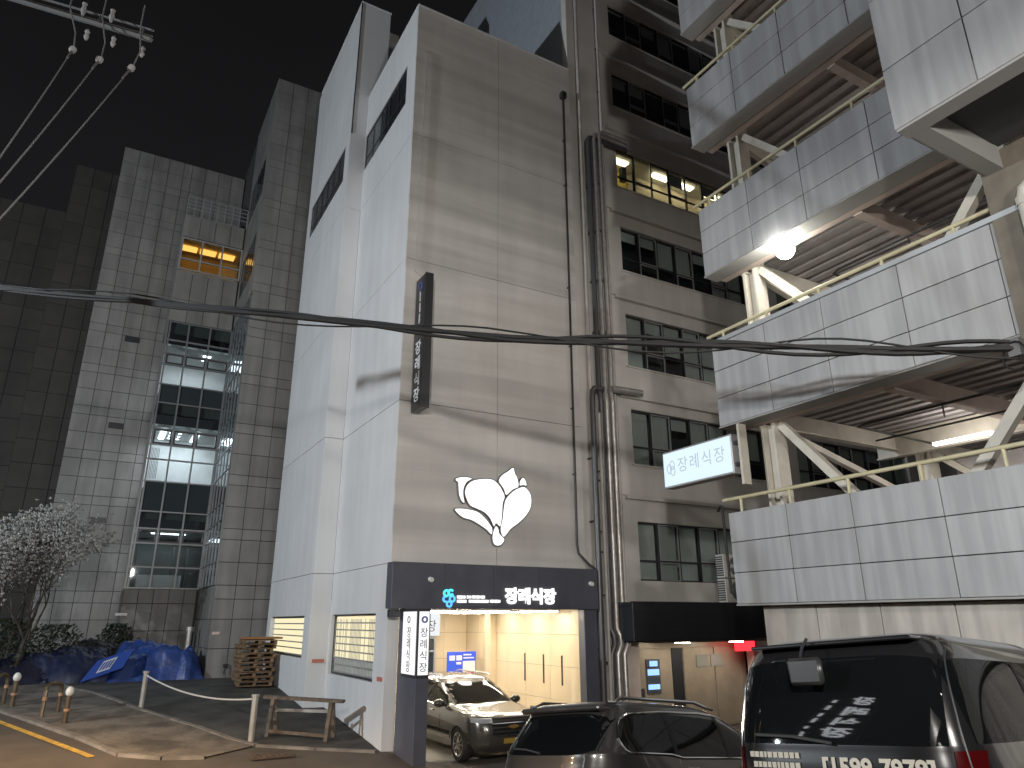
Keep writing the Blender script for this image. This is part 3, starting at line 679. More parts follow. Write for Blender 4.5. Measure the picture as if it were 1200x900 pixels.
# side face towards the glass bay; strip windows high up, glass below
sidew = [(30.9, 34.6, 18.2, 20.4), (30.9, 34.6, 22.4, 24.9)]
def skip_side(a, b, p, q):
    m_ = (p+q)/2; u = (a+b)/2
    if 4.44 < m_ < 16.75: return True
    return any(w[0] < u < w[1] and w[2] < m_ < w[3] for w in sidew)
clad([EY+.06, 30.9, 31.8, 32.7, 33.6, 34.6, EYG], zE1[:4]+[4.44]+[q for q in zE1 if q > 16.5], 'x', EX, skip_side)
for w in sidew: window(E_, 'x', EX+.02, w[0], w[1], w[2], w[3], 5, .35, FRAME, GL_DARK, .06, .03)
# upper main face behind the bay
def skip_e2(a, b, p, q): return a > 1.0 and q < 22.0
clad([-2.17, -1.42, -.67, .08, .83, 1.25, 1.95, 2.65, 3.35, EX], zE2, 'y', EY2, skip_e2)
for qx, qy in ((155, 398), (136, 499), (114, 610)):
    p = ony(qx, qy, EY2); box('vent_grille', p.x-.33, p.x+.33, EY2-.03, EY2-.006, p.z-.15, p.z+.15, FRAME, E_)
# projecting bay: x 1.15..4.06, face at y=EYG
BX0 = 1.15
def skip_bay(a, b, p, q): return False
zb1 = [-.2, 1.6, 2.75, 3.85, 4.44]
clad([BX0, 1.72, 2.3, 2.9, 3.5, EX-.06], zb1, 'y', EYG-.0)
clad([EYG+.06, 36.2, 37.3, EY2-.06], zb1+[16.75, 18, 19.7, 21.2, 22.5], 'x', BX0, lambda a, b, p, q: 4.4 < (p+q)/2 < 16.7)
box('bay_core', BX0+.06, EX+.05, EYG+.06, EY2, -.2, 4.42, CORE, E_)
box('bay_core', BX0+.06, EX+.05, EYG+.3, EY2, 16.75, 19.45, CORE, E_)
box('bay_core', BX0+.06, EX+.05, EYG+.06, EY2+.05, 21.35, 22.45, CORE, E_)
box('bay_core', BX0+.06, EX+.05, EYG+1.8, EY2, 19.46, 21.34, mat('amber_room_wall', (.6, .46, .25), .7), E_)
clad([BX0, 1.9, 2.62, 3.34, EX-.06], [16.75, 17.9, 19.45], 'y', EYG)
clad([BX0, 1.9, 2.62, 3.34, EX-.06], [21.3, 22.5], 'y', EYG)
w = window(E_, 'y', EYG, BX0+.04, EX-.02, 19.5, 21.26, 3, .34, ALU, glass('amber_window', (.8, .75, .65)), .07, .08)
box('amber_ceiling', BX0+.06, EX, EYG+.2, EYG+1.8, 21.2, 21.3, mat('amber_room_wall', (.6, .46, .25)), E_)
for i, x in enumerate((1.6, 2.5, 3.4)): box('amber_tube', x-.38, x+.38, EYG+.7, EYG+1.25, 21.12, 21.16, E_AMB, E_)
# roof railing on the bay
rl = boxes('roof_railing', [(BX0, EX, EYG, EYG+.04, 22.9+i*.22, 22.93+i*.22) for i in range(4)] + [(BX0+i*.36, BX0+i*.36+.03, EYG+.002, EYG+.038, 22.5, 23.6) for i in range(9)], ALU, E_)
# --- curtain wall: transoms at measured heights, three bays front, five on the return
zt = [4.48, 5.35, 6.35, 6.98, 7.72, 9.05, 10.05, 10.72, 11.45, 12.68, 13.58, 14.55, 15.1, 15.78, 16.7]
spand = {(7.72, 9.05), (12.68, 13.58)}
cw = bpy.data.objects.new('curtain_wall', None); COL.objects.link(cw); cw.parent = E_; cw.location = Vector((2.6, 35, 4.4))-E_.location
xs = [BX0+.12, 2.10, 3.06, EX-.03]
bm = bmesh.new()
for x in [BX0+.02]+xs: bbox(bm, x-.035, x+.035, EYG-.02, EYG+.10, 4.44, 16.74)
for z in zt: bbox(bm, BX0+.06, EX-.07, EYG-.012, EYG+.09, z-.03, z+.03)
for y in np.linspace(EY+.25, EYG-.1, 6): bbox(bm, EX-.03, EX+.06, y-.03, y+.03, 4.47, 16.74)
for z in zt: bbox(bm, EX-.022, EX+.05, EY+.2, EYG-.12, z-.027, z+.027)
bbox(bm, BX0-.03, BX0+.055, EYG+.0, EYG+.3, 4.44, 16.74)
link('mullion_grid', tomesh(bm, MULL), cw)
for a, b in zip(xs, xs[1:]):
    for p, q in zip(zt, zt[1:]):
        sp = (p, q) in spand; panel('pane', a+.037, b-.037, EYG+.03, EYG+.045, p+.032, q-.032, SPANDREL if sp else GL_GREEN, cw, .002)
        if (p, q) in ((6.35, 6.98), (10.72, 11.45), (10.05, 10.72), (14.55, 15.1)) and (p, q) != (10.05, 10.72):
            boxes('vent_sash', [(a+.04, a+.11, EYG-.03, EYG+.028, p+.035, q-.035), (b-.11, b-.04, EYG-.03, EYG+.028, p+.035, q-.035), (a+.11, b-.11, EYG-.03, EYG+.028, p+.035, p+.10), (a+.11, b-.11, EYG-.03, EYG+.028, q-.10, q-.035)], FRAME, cw)
ysd = list(np.linspace(EY+.25, EYG-.1, 6))
for a, b in zip(ysd, ysd[1:]):
    for p, q in zip(zt, zt[1:]): panel('pane', EX+.0, EX+.015, a+.032, b-.032, p+.03, q-.03, SPANDREL if (p, q) in spand else GL_GREEN, cw, .002)
# interiors: three storeys of lobby behind the glass, cut into the building mass
LOB = mat('lobby_wall', (.62, .63, .62), .6, var=.05); LOBC = mat('lobby_ceiling', (.7, .71, .7), .7); LOBD = mat('lobby_dark', (.05, .055, .05), .6)
for k, (f0, f1, nm) in enumerate(((4.45, 7.95, 'low'), (8.85, 12.75, 'mid'), (13.35, 16.72, 'top'))):
    box('lobby_floor', BX0+.1, EX+.05, EYG+.12, EY2-.1, f0-.35, f0, LOBD, E_); box('lobby_floor', EX+.051, 6.39, EY+.25, EY2-.1, f0-.35, f0, LOBD, E_)
    box('lobby_ceiling', BX0+.1, EX+.15, EYG+.6, EY2-.1, f1-1.05, f1-.95, LOBC, E_); box('lobby_ceiling', EX+.151, 6.39, EY+.25, EY2-.1, f1-1.05, f1-.95, LOBC, E_)
    box('lobby_back_wall', BX0+.1, 6.39, EY2-.12, EY2-.02, f0, f1-.95, LOB if k else LOBD, E_)
    box('lobby_back_wall', 6.3, 6.39, EY+.25, EY2-.13, f0, f1-.95, LOB if k else LOBD, E_)
    for y in (31, 32.4, 33.8): box('linear_light', 4.6, 5.6, y, y+.14, f1-1.09, f1-1.055, E_COOL, E_)
    box('bulkhead', BX0+.1, EX+.01, EYG+.16, EYG+.22, f1-.55, f1-.02, LOBD, E_)
    n = (1, 4, 2)[k]
    for i in range(n):
        y = EYG+.9+i*.6
        if k == 1:
            box('linear_light', BX0+.5, BX0+.75, y, y+.45, f1-1.09, f1-1.055, E_COOL, E_); box('linear_light', 3.1, 3.35, y, y+.45, f1-1.09, f1-1.055, E_COOL, E_)
            for x in (2.1, 2.5): box('downlight', x-.06, x+.06, y+.1, y+.22, f1-1.08, f1-1.055, E_COOL, E_)
        elif k == 2: box('downlight', 3.0, 3.35, y+.3, y+.5, f1-1.09, f1-1.055, E_COOL, E_)
        else: box('linear_light', 1.9, 3.3, y, y+.16, f1-1.09, f1-1.055, E_COOL, E_)
    area('lobby_lamp', (2.6, EYG+1.7, f1-1.2), (55, 105, 55)[k], (.88, .94, 1), 2.2, 1.8, (0, 0, 0), E_)
box('reception_desk', 1.6, 3.4, EYG+1.3, EYG+1.7, 4.47, 5.1, mat('white_desk', (.6, .6, .6), .5), E_)
for x in (1.5, 2.2, 3.0, 3.6): box('lobby_partition', x, x+.05, EYG+2, EYG+2.6, 4.47, 6.4, LOBD, E_)
for i in range(7): box('lobby_rail', BX0+.15+i*.06, BX0+.17+i*.06, EYG+.3, EYG+.32, 9.2, 10.6, FRAME, E_)
# notice plates and steel vent on the base
p = ony(142, 720, EYG-.02); tag(box('wall_plate', p.x-.22, p.x+.22, EYG-.03, EYG-.012, p.z-.05, p.z+.05, WHITE), 'small white notice plate on stone base left of the tarpaulin', 'plate')
p = ony(253, 742, EY-.02); tag(box('wall_plate', p.x-.14, p.x+.14, EY-.03, EY-.012, p.z-.05, p.z+.05, mat('pale_red_plate', (.6, .45, .4), .6)), 'small white and red notice plate on stone panel corner', 'plate')
p = ony(264, 780, EY-.05); wt = thing('wall_tap', (p.x, EY-.05, p.z-.1), 'small dark tap fixed to stone wall beside pallets', 'tap')
box('valve', p.x-.08, p.x+.08, EY-.10, EY-.005, p.z-.06, p.z+.06, FRAME, wt, .01); tube('spout', [(p.x, EY-.08, p.z), (p.x-.03, EY-.14, p.z-.05), (p.x-.03, EY-.14, p.z-.3)], .02, FRAME, wt, 6)

# ================================================================== far dark building (F)
Fb = thing('distant_dark_building', (-9, 60, 1), 'dim brown panelled building standing behind the hospital wing', 'building')
FY0 = 56
a = ony(150, 190, FY0); b = ony(67, 300, FY0); c0 = ony(0, 250, FY0)
def fface(x0, x1, z1, y):
    box('core', x0, x1, y+.06, y+12, -1, z1, CORE, Fb)
    n = int((x1-x0)/1.2); 
    for i in range(n):
        for j in range(int(z1/1.6)):
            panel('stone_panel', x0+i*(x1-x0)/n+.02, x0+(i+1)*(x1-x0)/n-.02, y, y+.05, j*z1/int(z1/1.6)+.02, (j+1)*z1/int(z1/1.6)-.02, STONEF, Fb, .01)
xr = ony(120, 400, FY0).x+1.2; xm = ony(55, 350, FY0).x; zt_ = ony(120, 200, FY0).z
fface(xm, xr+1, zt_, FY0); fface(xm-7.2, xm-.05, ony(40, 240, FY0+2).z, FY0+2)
# ================================================================== parking garage (G)
GX, GYE = 11.0, 10.42
Gg = thing('parking_garage', (15, 6, 0), 'steel parking garage with grey panel bands, rails and braces', 'parking garage')
bands = [(3.40, 5.17), (6.98, 8.82), (10.52, 12.22), (14.03, 15.72), (17.5, 19.2)]
yj = [GYE, 9.0, 7.65, 6.13, 4.62, 3.2, 1.8, .4, -1.0]
for k, (z0, z1) in enumerate(bands):
    h = (z1-z0)/3
    for i, (a, b) in enumerate(zip(yj, yj[1:])):
        for r in range(3):
            jt = random.uniform(0, .006)
            panel('cladding_panel', GX+jt, GX+.05+jt, b+.008, a-(.008 if i else 0), z0+r*h+.007, z0+(r+1)*h-.007, GPAN, Gg, .004)
    box('band_core', GX+.06, GX+.26, -1, GYE-.01, z0+.02, z1-.02, CORE, Gg)
    for r in range(3): panel('cladding_panel', GX+.058, GX+.28, GYE-.008, GYE+.04, z0+r*h+.006, z0+(r+1)*h-.006, GPAN, Gg, .004)
    box('band_soffit', GX+.005, GX+.42, -1, GYE+.03, z0-.03, z0-.001, mat('soffit_grey', (.30, .30, .29), .6), Gg)
    box('edge_beam', GX+.45, GX+.62, -1, GYE-.05, z0-.02, z0+.40, PINK, Gg)
    box('deck', GX+.3, GX+16, -1, GYE-.02, z0+.42, z0+.60, DECK, Gg)
    bm = bmesh.new()
    for i in range(40): bbox(bm, GX+.64+i*.38, GX+.64+i*.38+.18, -1, GYE-.06, z0+.36, z0+.419)
    link('deck_rib', tomesh(bm, DECK), Gg, kind='stuff')
    for x in (GX+5.2, GX+10.4):
        boxes('deck_beam', [(x-.1, x+.1, -1, GYE-.1, z0-.20, z0-.17), (x-.1, x+.1, -1, GYE-.1, z0+.33, z0+.358), (x-.02, x+.02, -1, GYE-.1, z0-.169, z0+.329)], STEELW, Gg)
    for y in (9.85, 7.0, 4.3, 1.5): boxes('cross_beam', [(GX+.63, GX+16, y-.09, y+.09, z0-.05, z0-.025), (GX+.63, GX+16, y-.015, y+.015, z0-.024, z0+.35)], STEELW if y > 9 else PINK, Gg)
    # handrail
    zr = z1+.30
    rail = tube('handrail', [(GX+.16, -1, zr), (GX+.16, GYE+.25, zr)], .038, RAIL, Gg, 10)
    for y in (10.2, 9.0, 7.75, 6.45, 5.2, 4.0, 2.7): tube('rail_post', [(GX+.16, y, z1-.02), (GX+.16, y, zr)], .03, RAIL, rail, 8)
    if k == 1: box('cap_flashing', GX-.03, GX+.2, -1, GYE+.05, z1+.002, z1+.09, mat('bright_flashing', (.72, .76, .78), .3, metal=.6), Gg)
# columns
for x in (GX+.62, GX+6, GX+12):
    for y in (9.55, 4.45 if x > 12 else 2.0):
        col_ = boxes('column', [(x, x+.34, y, y+.06, -.4, 20), (x, x+.34, y+.28, y+.34, -.4, 20), (x+.14, x+.20, y+.061, y+.279, -.4, 20)], STEELW, Gg)
tube('downpipe', [(GX+1.05, 9.7, 20), (GX+1.05, 9.7, 0)], .06, WHITE, Gg, 8)
# V braces in every storey
for k in range(4):
    zlo = bands[k][0]+.62; zhi = bands[k+1][0]-.06; xb = GX+.80
    bar('brace', (xb, 9.5, zhi), (xb, 7.0, zlo), .16, .16, STEELW, Gg); bar('brace', (xb+.01, 4.5, zhi), (xb+.01, 7.0, zlo+.02), .17, .17, STEELW, Gg)
    bar('brace', (GX+.85, 9.72, zhi), (GX+5.9, 9.72, zhi-1.3), .13, .13, STEELW, Gg)
    boxes('gusset', [(xb-.02, xb+.02, 6.55, 7.5, zlo-.1, zlo+.42)], STEELW, Gg)
    bar('brace', (xb+5.3, 9.5, zhi), (xb+5.3, 6.0, zlo), .14, .14, STEELW, Gg); bar('brace', (xb+5.3, 2.5, zhi), (xb+5.3, 6.0, zlo), .14, .14, STEELW, Gg)
    # sprinkler pipes
    zp = zhi-.02
    sp_ = tube('sprinkler_pipe', [(GX+2.2, 0, zp), (GX+2.2, 8.6, zp), (GX+2.3, 8.8, zp), (GX+5, 8.9, zp)], .028, BLACKP, Gg, 6)
    for y in (3, 5, 7): tube('hanger', [(GX+2.2, y, zp-.25), (GX+2.2, y, zp+.35)], .014, BLACKP, sp_, 5)
    tube('sprinkler_pipe', [(GX+3.6, 0, zp-.03), (GX+3.6, 9.3, zp-.03)], .022, BLACKP, Gg, 6)
for k in range(4):
    for x, y in ((GX+4.4, 7.9), (GX+4.4, 3.4), (GX+9, 6.5)):
        zl = bands[k+1][0]-.30
        t_ = box('aisle_light', x-.06, x+.06, y-.6, y+.6, zl, zl+.06, emit('aisle_tube', (1, .93, .84), 9), Gg)
        point('aisle_lamp', (x, y, zl-.12), (55, 45, 60, 85)[k], (1, .93, .85), .3, Gg)
# inner wall beyond the first aisle
box('inner_wall', GX+15.8, GX+16, -1, GYE, -.4, 20, mat('garage_inner_wall', (.40, .38, .36), .8, var=.1), Gg)
box('parapet_beam', GX+6.6, GX+6.8, -1, 9.3, 5.9, 6.75, mat('painted_parapet', (.55, .53, .52), .7, var=.1), Gg)
box('parapet_beam', GX+6.6, GX+6.8, -1, 9.3, 4.0, 5.0, MATS['painted_parapet'], Gg)
# lower wall, set back, one course of tall panels
box('base_core', GX+.36, GX+.55, -1, 10.06, -.4, 3.36, CORE, Gg)
for a, b in zip([10.06, 8.86, 7.62, 6.4, 5.0, 3.6, 2.2], [8.86, 7.62, 6.4, 5.0, 3.6, 2.2, .8]):
    for z0, z1 in ((-.3, 1.6), (1.6, 3.36)): panel('base_panel', GX+.30, GX+.35, b+.008, a-.008, z0+.007, z1-.007, GTILE, Gg, .005)
# projecting stair box close to the camera side, with its column and soil pipe
bxr = thing('stair_box', (10, 3, 9.6), 'projecting grey panel box carried on a dark column beside garage', 'stair box')
X0, Y1b, Zb = 8.78, 4.54, 9.60
yj2 = [Y1b, 3.42, 2.0, .6, -.8]; zj2 = [Zb, 10.62, 11.9, 13.2, 14.5, 15.8, 17.1]
for i, (a, b) in enumerate(zip(yj2, yj2[1:])):
    for p, q in zip(zj2, zj2[1:]): panel('cladding_panel', X0, X0+.05, b+.009, a-(.009 if i else 0), p+.008, q-.008, GPAN, bxr, .004)
for p, q in zip(zj2, zj2[1:]):
    for a, b in ((X0+.055, 9.9), (9.9, GX-.01)): panel('cladding_panel', a+.006, b-.006, Y1b-.055, Y1b-.0, p+.008, q-.008, GPAN, bxr, .004)
box('core', X0+.3, GX-.02, -.8, Y1b-.3, Zb+.35, 17.1, CORE, bxr)
box('soffit_rim', X0+.02, X0+.3, -.8, Y1b-.01, Zb-.03, Zb+.34, MATS['soffit_grey'], bxr)
box('soffit_rim', X0+.301, GX-.01, Y1b-.3, Y1b-.056, Zb-.03, Zb+.34, MATS['soffit_grey'], bxr)
cl = thing('garage_column', (11.2, 4.2, 0), 'dark brown steel column with drain pipe at garage corner', 'column')
BRN = mat('brown_steel', (.16, .14, .11), .55, var=.15, vscale=3, streak=.2)
boxes('shaft', [(10.98, 11.02, 3.7, 4.56, -.4, 9.9), (11.021, 11.7, 4.5, 4.56, -.4, 9.9), (11.021, 11.7, 3.7, 3.76, -.4, 9.9)], BRN, cl)
tube('drain_pipe', [(10.86, 2.9, 9.1), (10.86, 3.9, 9.12), (10.86, 4.02, 9.05), (10.86, 4.06, 8.9), (10.86, 4.06, 1)], .075, mat('grey_plastic_pipe', (.42, .41, .36), .45, var=.1), cl, 12)
for z in (8.8, 6.4, 4): tube('pipe_collar', [(10.86, 4.06, z), (10.86, 4.06, z+.12)], .09, MATS['grey_plastic_pipe'], cl, 12)
# globe lamp
p = onx(920, 293, 11.28)
gl = thing('globe_lamp', (p.x, p.y, p.z), 'bright round globe lamp glowing under the garage panel band', 'lamp')
bm = bmesh.new(); bmesh.ops.create_uvsphere(bm, u_segments=20, v_segments=12, radius=.19, matrix=Matrix.Translation(p)); link('globe', tomesh(bm, E_LAMP, True), gl)
tube('stem', [p+Vector((.2, 0, .05)), p+Vector((.42, 0, .08))], .03, FRAME, gl, 8)
point('globe_glow', (p.x-.32, p.y, p.z-.05), 70, (1, .97, .9), .2, gl)
# projecting lightbox sign on the far end
sg = thing('projecting_lightbox', (11.1, 11.2, 6), 'white glowing lightbox with faint flower logo and Korean letters on garage', 'sign')
box('cabinet', 11.012, 11.28, 10.16, 12.27, 5.95, 6.78, ALU, sg, .01)
box('light_face', 11.0, 11.010, 10.19, 12.24, 5.99, 6.74, emit('pale_blue_lightbox', (.74, .90, 1), 1.1), sg)
for i, ch in enumerate('장례식장'): put_text('letter', ch, .36, (10.996, 11.62-i*.37, 6.38), '-x', mat('pale_grey_letter', (.32, .36, .4), .5, emit=(.55, .70, .80), es=.45), sg, .002)
bm = bmesh.new()
for a0 in (0, 1.2, 2.4): tube_bm(bm, [(10.992, 11.98+.07*math.cos(a0*1.7)+.07*math.cos(t), 6.37+.08*math.sin(a0*1.7)+.1*math.sin(t)) for t in np.linspace(0, 2*PI, 16)], .012, 5)
link('logo', tomesh(bm, MATS['pale_grey_letter']), sg)
for z in (6.1, 6.55): box('bracket', 11.06, 11.2, 10.0, 10.16, z, z+.07, FRAME, sg)
box('bracket_plate', 11.03, 11.24, 9.94, 10.0, 5.7, 7.0, STEELW, sg)
# hose looped over the garage end
tag(tube('black_hose', [(11.05, 10.75, 5.25), (11.0, 10.62, 5.33), (10.95, 10.52, 5.30), (10.93, 10.5, 5.1), (10.95, 10.5, 3.6)], .028, CABLE, None, 8), 'black hose looped over the end of lowest garage band', 'hose')
# ================================================================== vehicles
def catmull(tab, n):
    o = []
    for i in range(len(tab)-1):
        p0 = tab[max(i-1, 0)]; p1 = tab[i]; p2 = tab[i+1]; p3 = tab[min(i+2, len(tab)-1)]
        for k in range(n):
            t = k/n; o.append([.5*(2*b+(c-a)*t+(2*a-5*b+4*c-d)*t*t+(-a+3*b-3*c+d)*t**3) if j else b+(c-b)*t for j, (a, b, c, d) in enumerate(zip(p0, p1, p2, p3))])
    o.append(list(tab[-1])); return o
class Body:
    def __init__(s, tab, n): s.tab = catmull(tab, 4); s.n = n
    def at(s, z):
        T = s.tab
        for a, b in zip(T, T[1:]):
            if a[0] <= z <= b[0]:
                t = (z-a[0])/(b[0]-a[0]+1e-9); return [p+(q-p)*t for p, q in zip(a, b)]
        return T[-1] if z > T[-1][0] else T[0]
    def y(s, x, z):
        _, xr, xf, b = s.at(z); a = (xf-xr)/2; u = min(abs((x-(xf+xr)/2)/a), .9999); return b*(1-u**s.n)**(1/s.n)
    def x(s, y, z, front):
        _, xr, xf, b = s.at(z); a = (xf-xr)/2; u = min(abs(y/b), .9999); r = a*(1-u**s.n)**(1/s.n); c = (xf+xr)/2
        return c+r if front else c-r
    def mesh(s, m, arches, r):
        bm = bmesh.new(); K = 72; rings = []
        for z, xr, xf, b in s.tab:
            a = (xf-xr)/2; c = (xf+xr)/2; R = []
            for k in range(K):
                t = 2*PI*(k+.5)/K; cs, sn = math.cos(t), math.sin(t)
                # blend of angle spacing so that flats carry vertices too
                R.append(bm.verts.new((c+a*math.copysign(abs(cs)**(2/s.n), cs), b*math.copysign(abs(sn)**(2/s.n), sn), z)))
            rings.append(R)
        for A_, B_ in zip(rings, rings[1:]):
            for k in range(K): bm.faces.new((A_[k], A_[(k+1) % K], B_[(k+1) % K], B_[k]))
        bm.faces.new(rings[0][::-1]); bm.faces.new(rings[-1])
        me = tomesh(bm, m)
        o = bpy.data.objects.new('b', me); COL.objects.link(o)
        bm = bmesh.new()
        for ax in arches:
            for sg in (-1, 1): bmesh.ops.create_cone(bm, cap_ends=True, segments=32, radius1=r, radius2=r, depth=.56, matrix=Matrix.Translation((ax, sg*.98, r-.02)) @ Matrix.Rotation(PI/2, 4, 'X'))
        cm = bpy.data.meshes.new('c'); bm.to_mesh(cm); bm.free(); co = bpy.data.objects.new('c', cm); COL.objects.link(co)
        md = o.modifiers.new('b', 'BOOLEAN'); md.object = co; md.operation = 'DIFFERENCE'; md.solver = 'EXACT'
        bpy.context.view_layer.update()
        res = bpy.data.meshes.new_from_object(o.evaluated_get(bpy.context.evaluated_depsgraph_get()))
        bpy.data.objects.remove(o); bpy.data.objects.remove(co); setm(res, m)
        res.polygons.foreach_set('use_smooth', [True]*len(res.polygons)); res.set_sharp_from_angle(angle=math.radians(35)); return res
    def side(s, xs, zb, zt, off, sg, m, name, parent, nz=5):
        # patch on the flank between the curves zb(x) and zt(x)
        bm = bmesh.new(); G = []
        for x, a, b in zip(xs, zb, zt): G.append([bm.verts.new((x, sg*(s.y(x, a+(b-a)*k/nz)+off), a+(b-a)*k/nz)) for k in range(nz+1)])
        for A_, B_ in zip(G, G[1:]):
            for k in range(nz): bm.faces.new((A_[k], B_[k], B_[k+1], A_[k+1]))
        bmesh.ops.solidify(bm, geom=bm.faces[:], thickness=.004)
        bmesh.ops.recalc_face_normals(bm, faces=bm.faces); return link(name, tomesh(bm, m, True), parent, True)
    def end(s, ys, zb, zt, off, front, m, name, parent, nz=6):
        bm = bmesh.new(); G = []; d = off if front else -off
        for y, a, b in zip(ys, zb, zt): G.append([bm.verts.new((s.x(y, a+(b-a)*k/nz, front)+d, y, a+(b-a)*k/nz)) for k in range(nz+1)])
        for A_, B_ in zip(G, G[1:]):
            for k in range(nz): bm.faces.new((A_[k], B_[k], B_[k+1], A_[k+1]))
        bmesh.ops.solidify(bm, geom=bm.faces[:], thickness=.004)
        bmesh.ops.recalc_face_normals(bm, faces=bm.faces); return link(name, tomesh(bm, m, True), parent, True)
def interp(xs, tab):
    o = []
    for x in xs:
        for (a, va), (b, vb) in zip(tab, tab[1:]):
            if a <= x <= b: t = (x-a)/(b-a); o.append(va+(vb-va)*t); break
        else: o.append(tab[0][1] if x < tab[0][0] else tab[-1][1])
    return o
def wheel(x, y, r, parent, sg, rimm):
    bm = bmesh.new(); prof = [(r*.66, -.10), (r*.9, -.115), (r*.98, -.09), (r, -.05), (r, .05), (r*.98, .09), (r*.9, .115), (r*.66, .10)]
    K = 32; rings = [[bm.verts.new((x+q*math.cos(2*PI*k/K), y+w, r+q*math.sin(2*PI*k/K))) for k in range(K)] for q, w in prof]
    for A_, B_ in zip(rings, rings[1:]+rings[:1]):
        for k in range(K): bm.faces.new((A_[k], A_[(k+1) % K], B_[(k+1) % K], B_[k]))
    bmesh.ops.recalc_face_normals(bm, faces=bm.faces); w_ = link('wheel', tomesh(bm, RUB, True), parent, True)
    bm = bmesh.new(); yo = y+sg*.085
    for k in range(10):
        a = 2*PI*k/10; bar_bm(bm, (x+.05*math.cos(a), yo, r+.05*math.sin(a)), (x+r*.68*math.cos(a), yo-sg*.01, r+r*.68*math.sin(a)), .03, .035)
    tube_bm(bm, [(x+r*.66*math.cos(2*PI*k/32), yo, r+r*.66*math.sin(2*PI*k/32)) for k in range(33)], .02, 6, False)
    bmesh.ops.create_cone(bm, cap_ends=True, segments=16, radius1=.07, radius2=.06, depth=.05, matrix=Matrix.Translation((x, yo, r)) @ Matrix.Rotation(PI/2, 4, 'X'))
    link('rim', tomesh(bm, rimm), w_, True)
    bm = bmesh.new(); bmesh.ops.create_cone(bm, cap_ends=True, segments=24, radius1=r*.66, radius2=r*.66, depth=.02, matrix=Matrix.Translation((x, y+sg*.03, r)) @ Matrix.Rotation(PI/2, 4, 'X')); link('brake_disc', tomesh(bm, FRAME), w_, True)
def place_car(o, x, y, heading, k=1.0):
    # sit on the sloping ground: local +x forward
    h = Vector((math.sin(heading), math.cos(heading))); r = Vector((h.y, -h.x)); c = Vector((x, y)); e = 1.45
    zf, zr = g(*(c+h*e)), g(*(c-h*e)); zl, zri = g(*(c-r*.8)), g(*(c+r*.8))
    f3 = Vector((h.x, h.y, k*(zf-zr)/(2*e))).normalized(); l3 = Vector((-r.x, -r.y, k*(zl-zri)/1.6)); l3 = (l3-f3*l3.dot(f3)).normalized(); u3 = f3.cross(l3)
    Mx = Matrix((f3, l3, u3)).transposed().to_4x4(); Mx.translation = (x, y, (zf+zr)/2); o.matrix_world = Mx
def mirror_unit(parent, x, y, z, sg, m):
    bm = bmesh.new(); bmesh.ops.create_uvsphere(bm, u_segments=16, v_segments=10, radius=1, matrix=Matrix.Translation((x, sg*(y+.14), z)) @ Matrix.Diagonal((.09, .15, .10, 1)))
    bbox(bm, x-.03, x+.03, min(sg*(y-.06), sg*(y+.05)), max(sg*(y-.06), sg*(y+.05)), z-.08, z-.05); return link('wing_mirror', tomesh(bm, m, True), parent, True)

# ---- dark grey SUV seen from behind
PSUV = mat('suv_metallic_grey', (.055, .052, .050), .3, metal=.6, coat=1, var=.05)
suv = thing('parked_suv', (0, 0, 0), 'dark grey SUV with silver roof rails parked beside the black van', 'car')
T = [(.30, -2.3, 2.3, .84), (.42, -2.46, 2.46, .93), (.62, -2.52, 2.52, .97), (.85, -2.50, 2.50, .985), (.98, -2.47, 2.42, .975), (1.05, -2.45, 2.15, .96), (1.11, -2.43, 1.65, .945), (1.16, -2.41, 1.12, .93), (1.28, -2.33, .88, .895), (1.45, -2.20, .55, .835), (1.58, -2.10, .25, .785), (1.66, -2.05, .02, .73), (1.70, -1.98, -.15, .64), (1.73, -1.7, -.4, .45), (1.745, -1.2, -.7, .18)]
B = Body(T, 6)
link('body', B.mesh(PSUV, (-1.52, 1.55), .40), suv, True)
xs = list(np.linspace(-2.02, .82, 46))
zb = interp(xs, [(-2.02, 1.30), (-1.99, 1.20), (-1.92, 1.155), (-1.2, 1.135), (-1.0, 1.10), (.82, 1.09)])
zt_s = interp(xs, [(-2.02, 1.31), (-1.98, 1.42), (-1.90, 1.51), (-1.75, 1.565), (-1.2, 1.60), (-.4, 1.61), (.1, 1.58), (.5, 1.40), (.82, 1.12)])
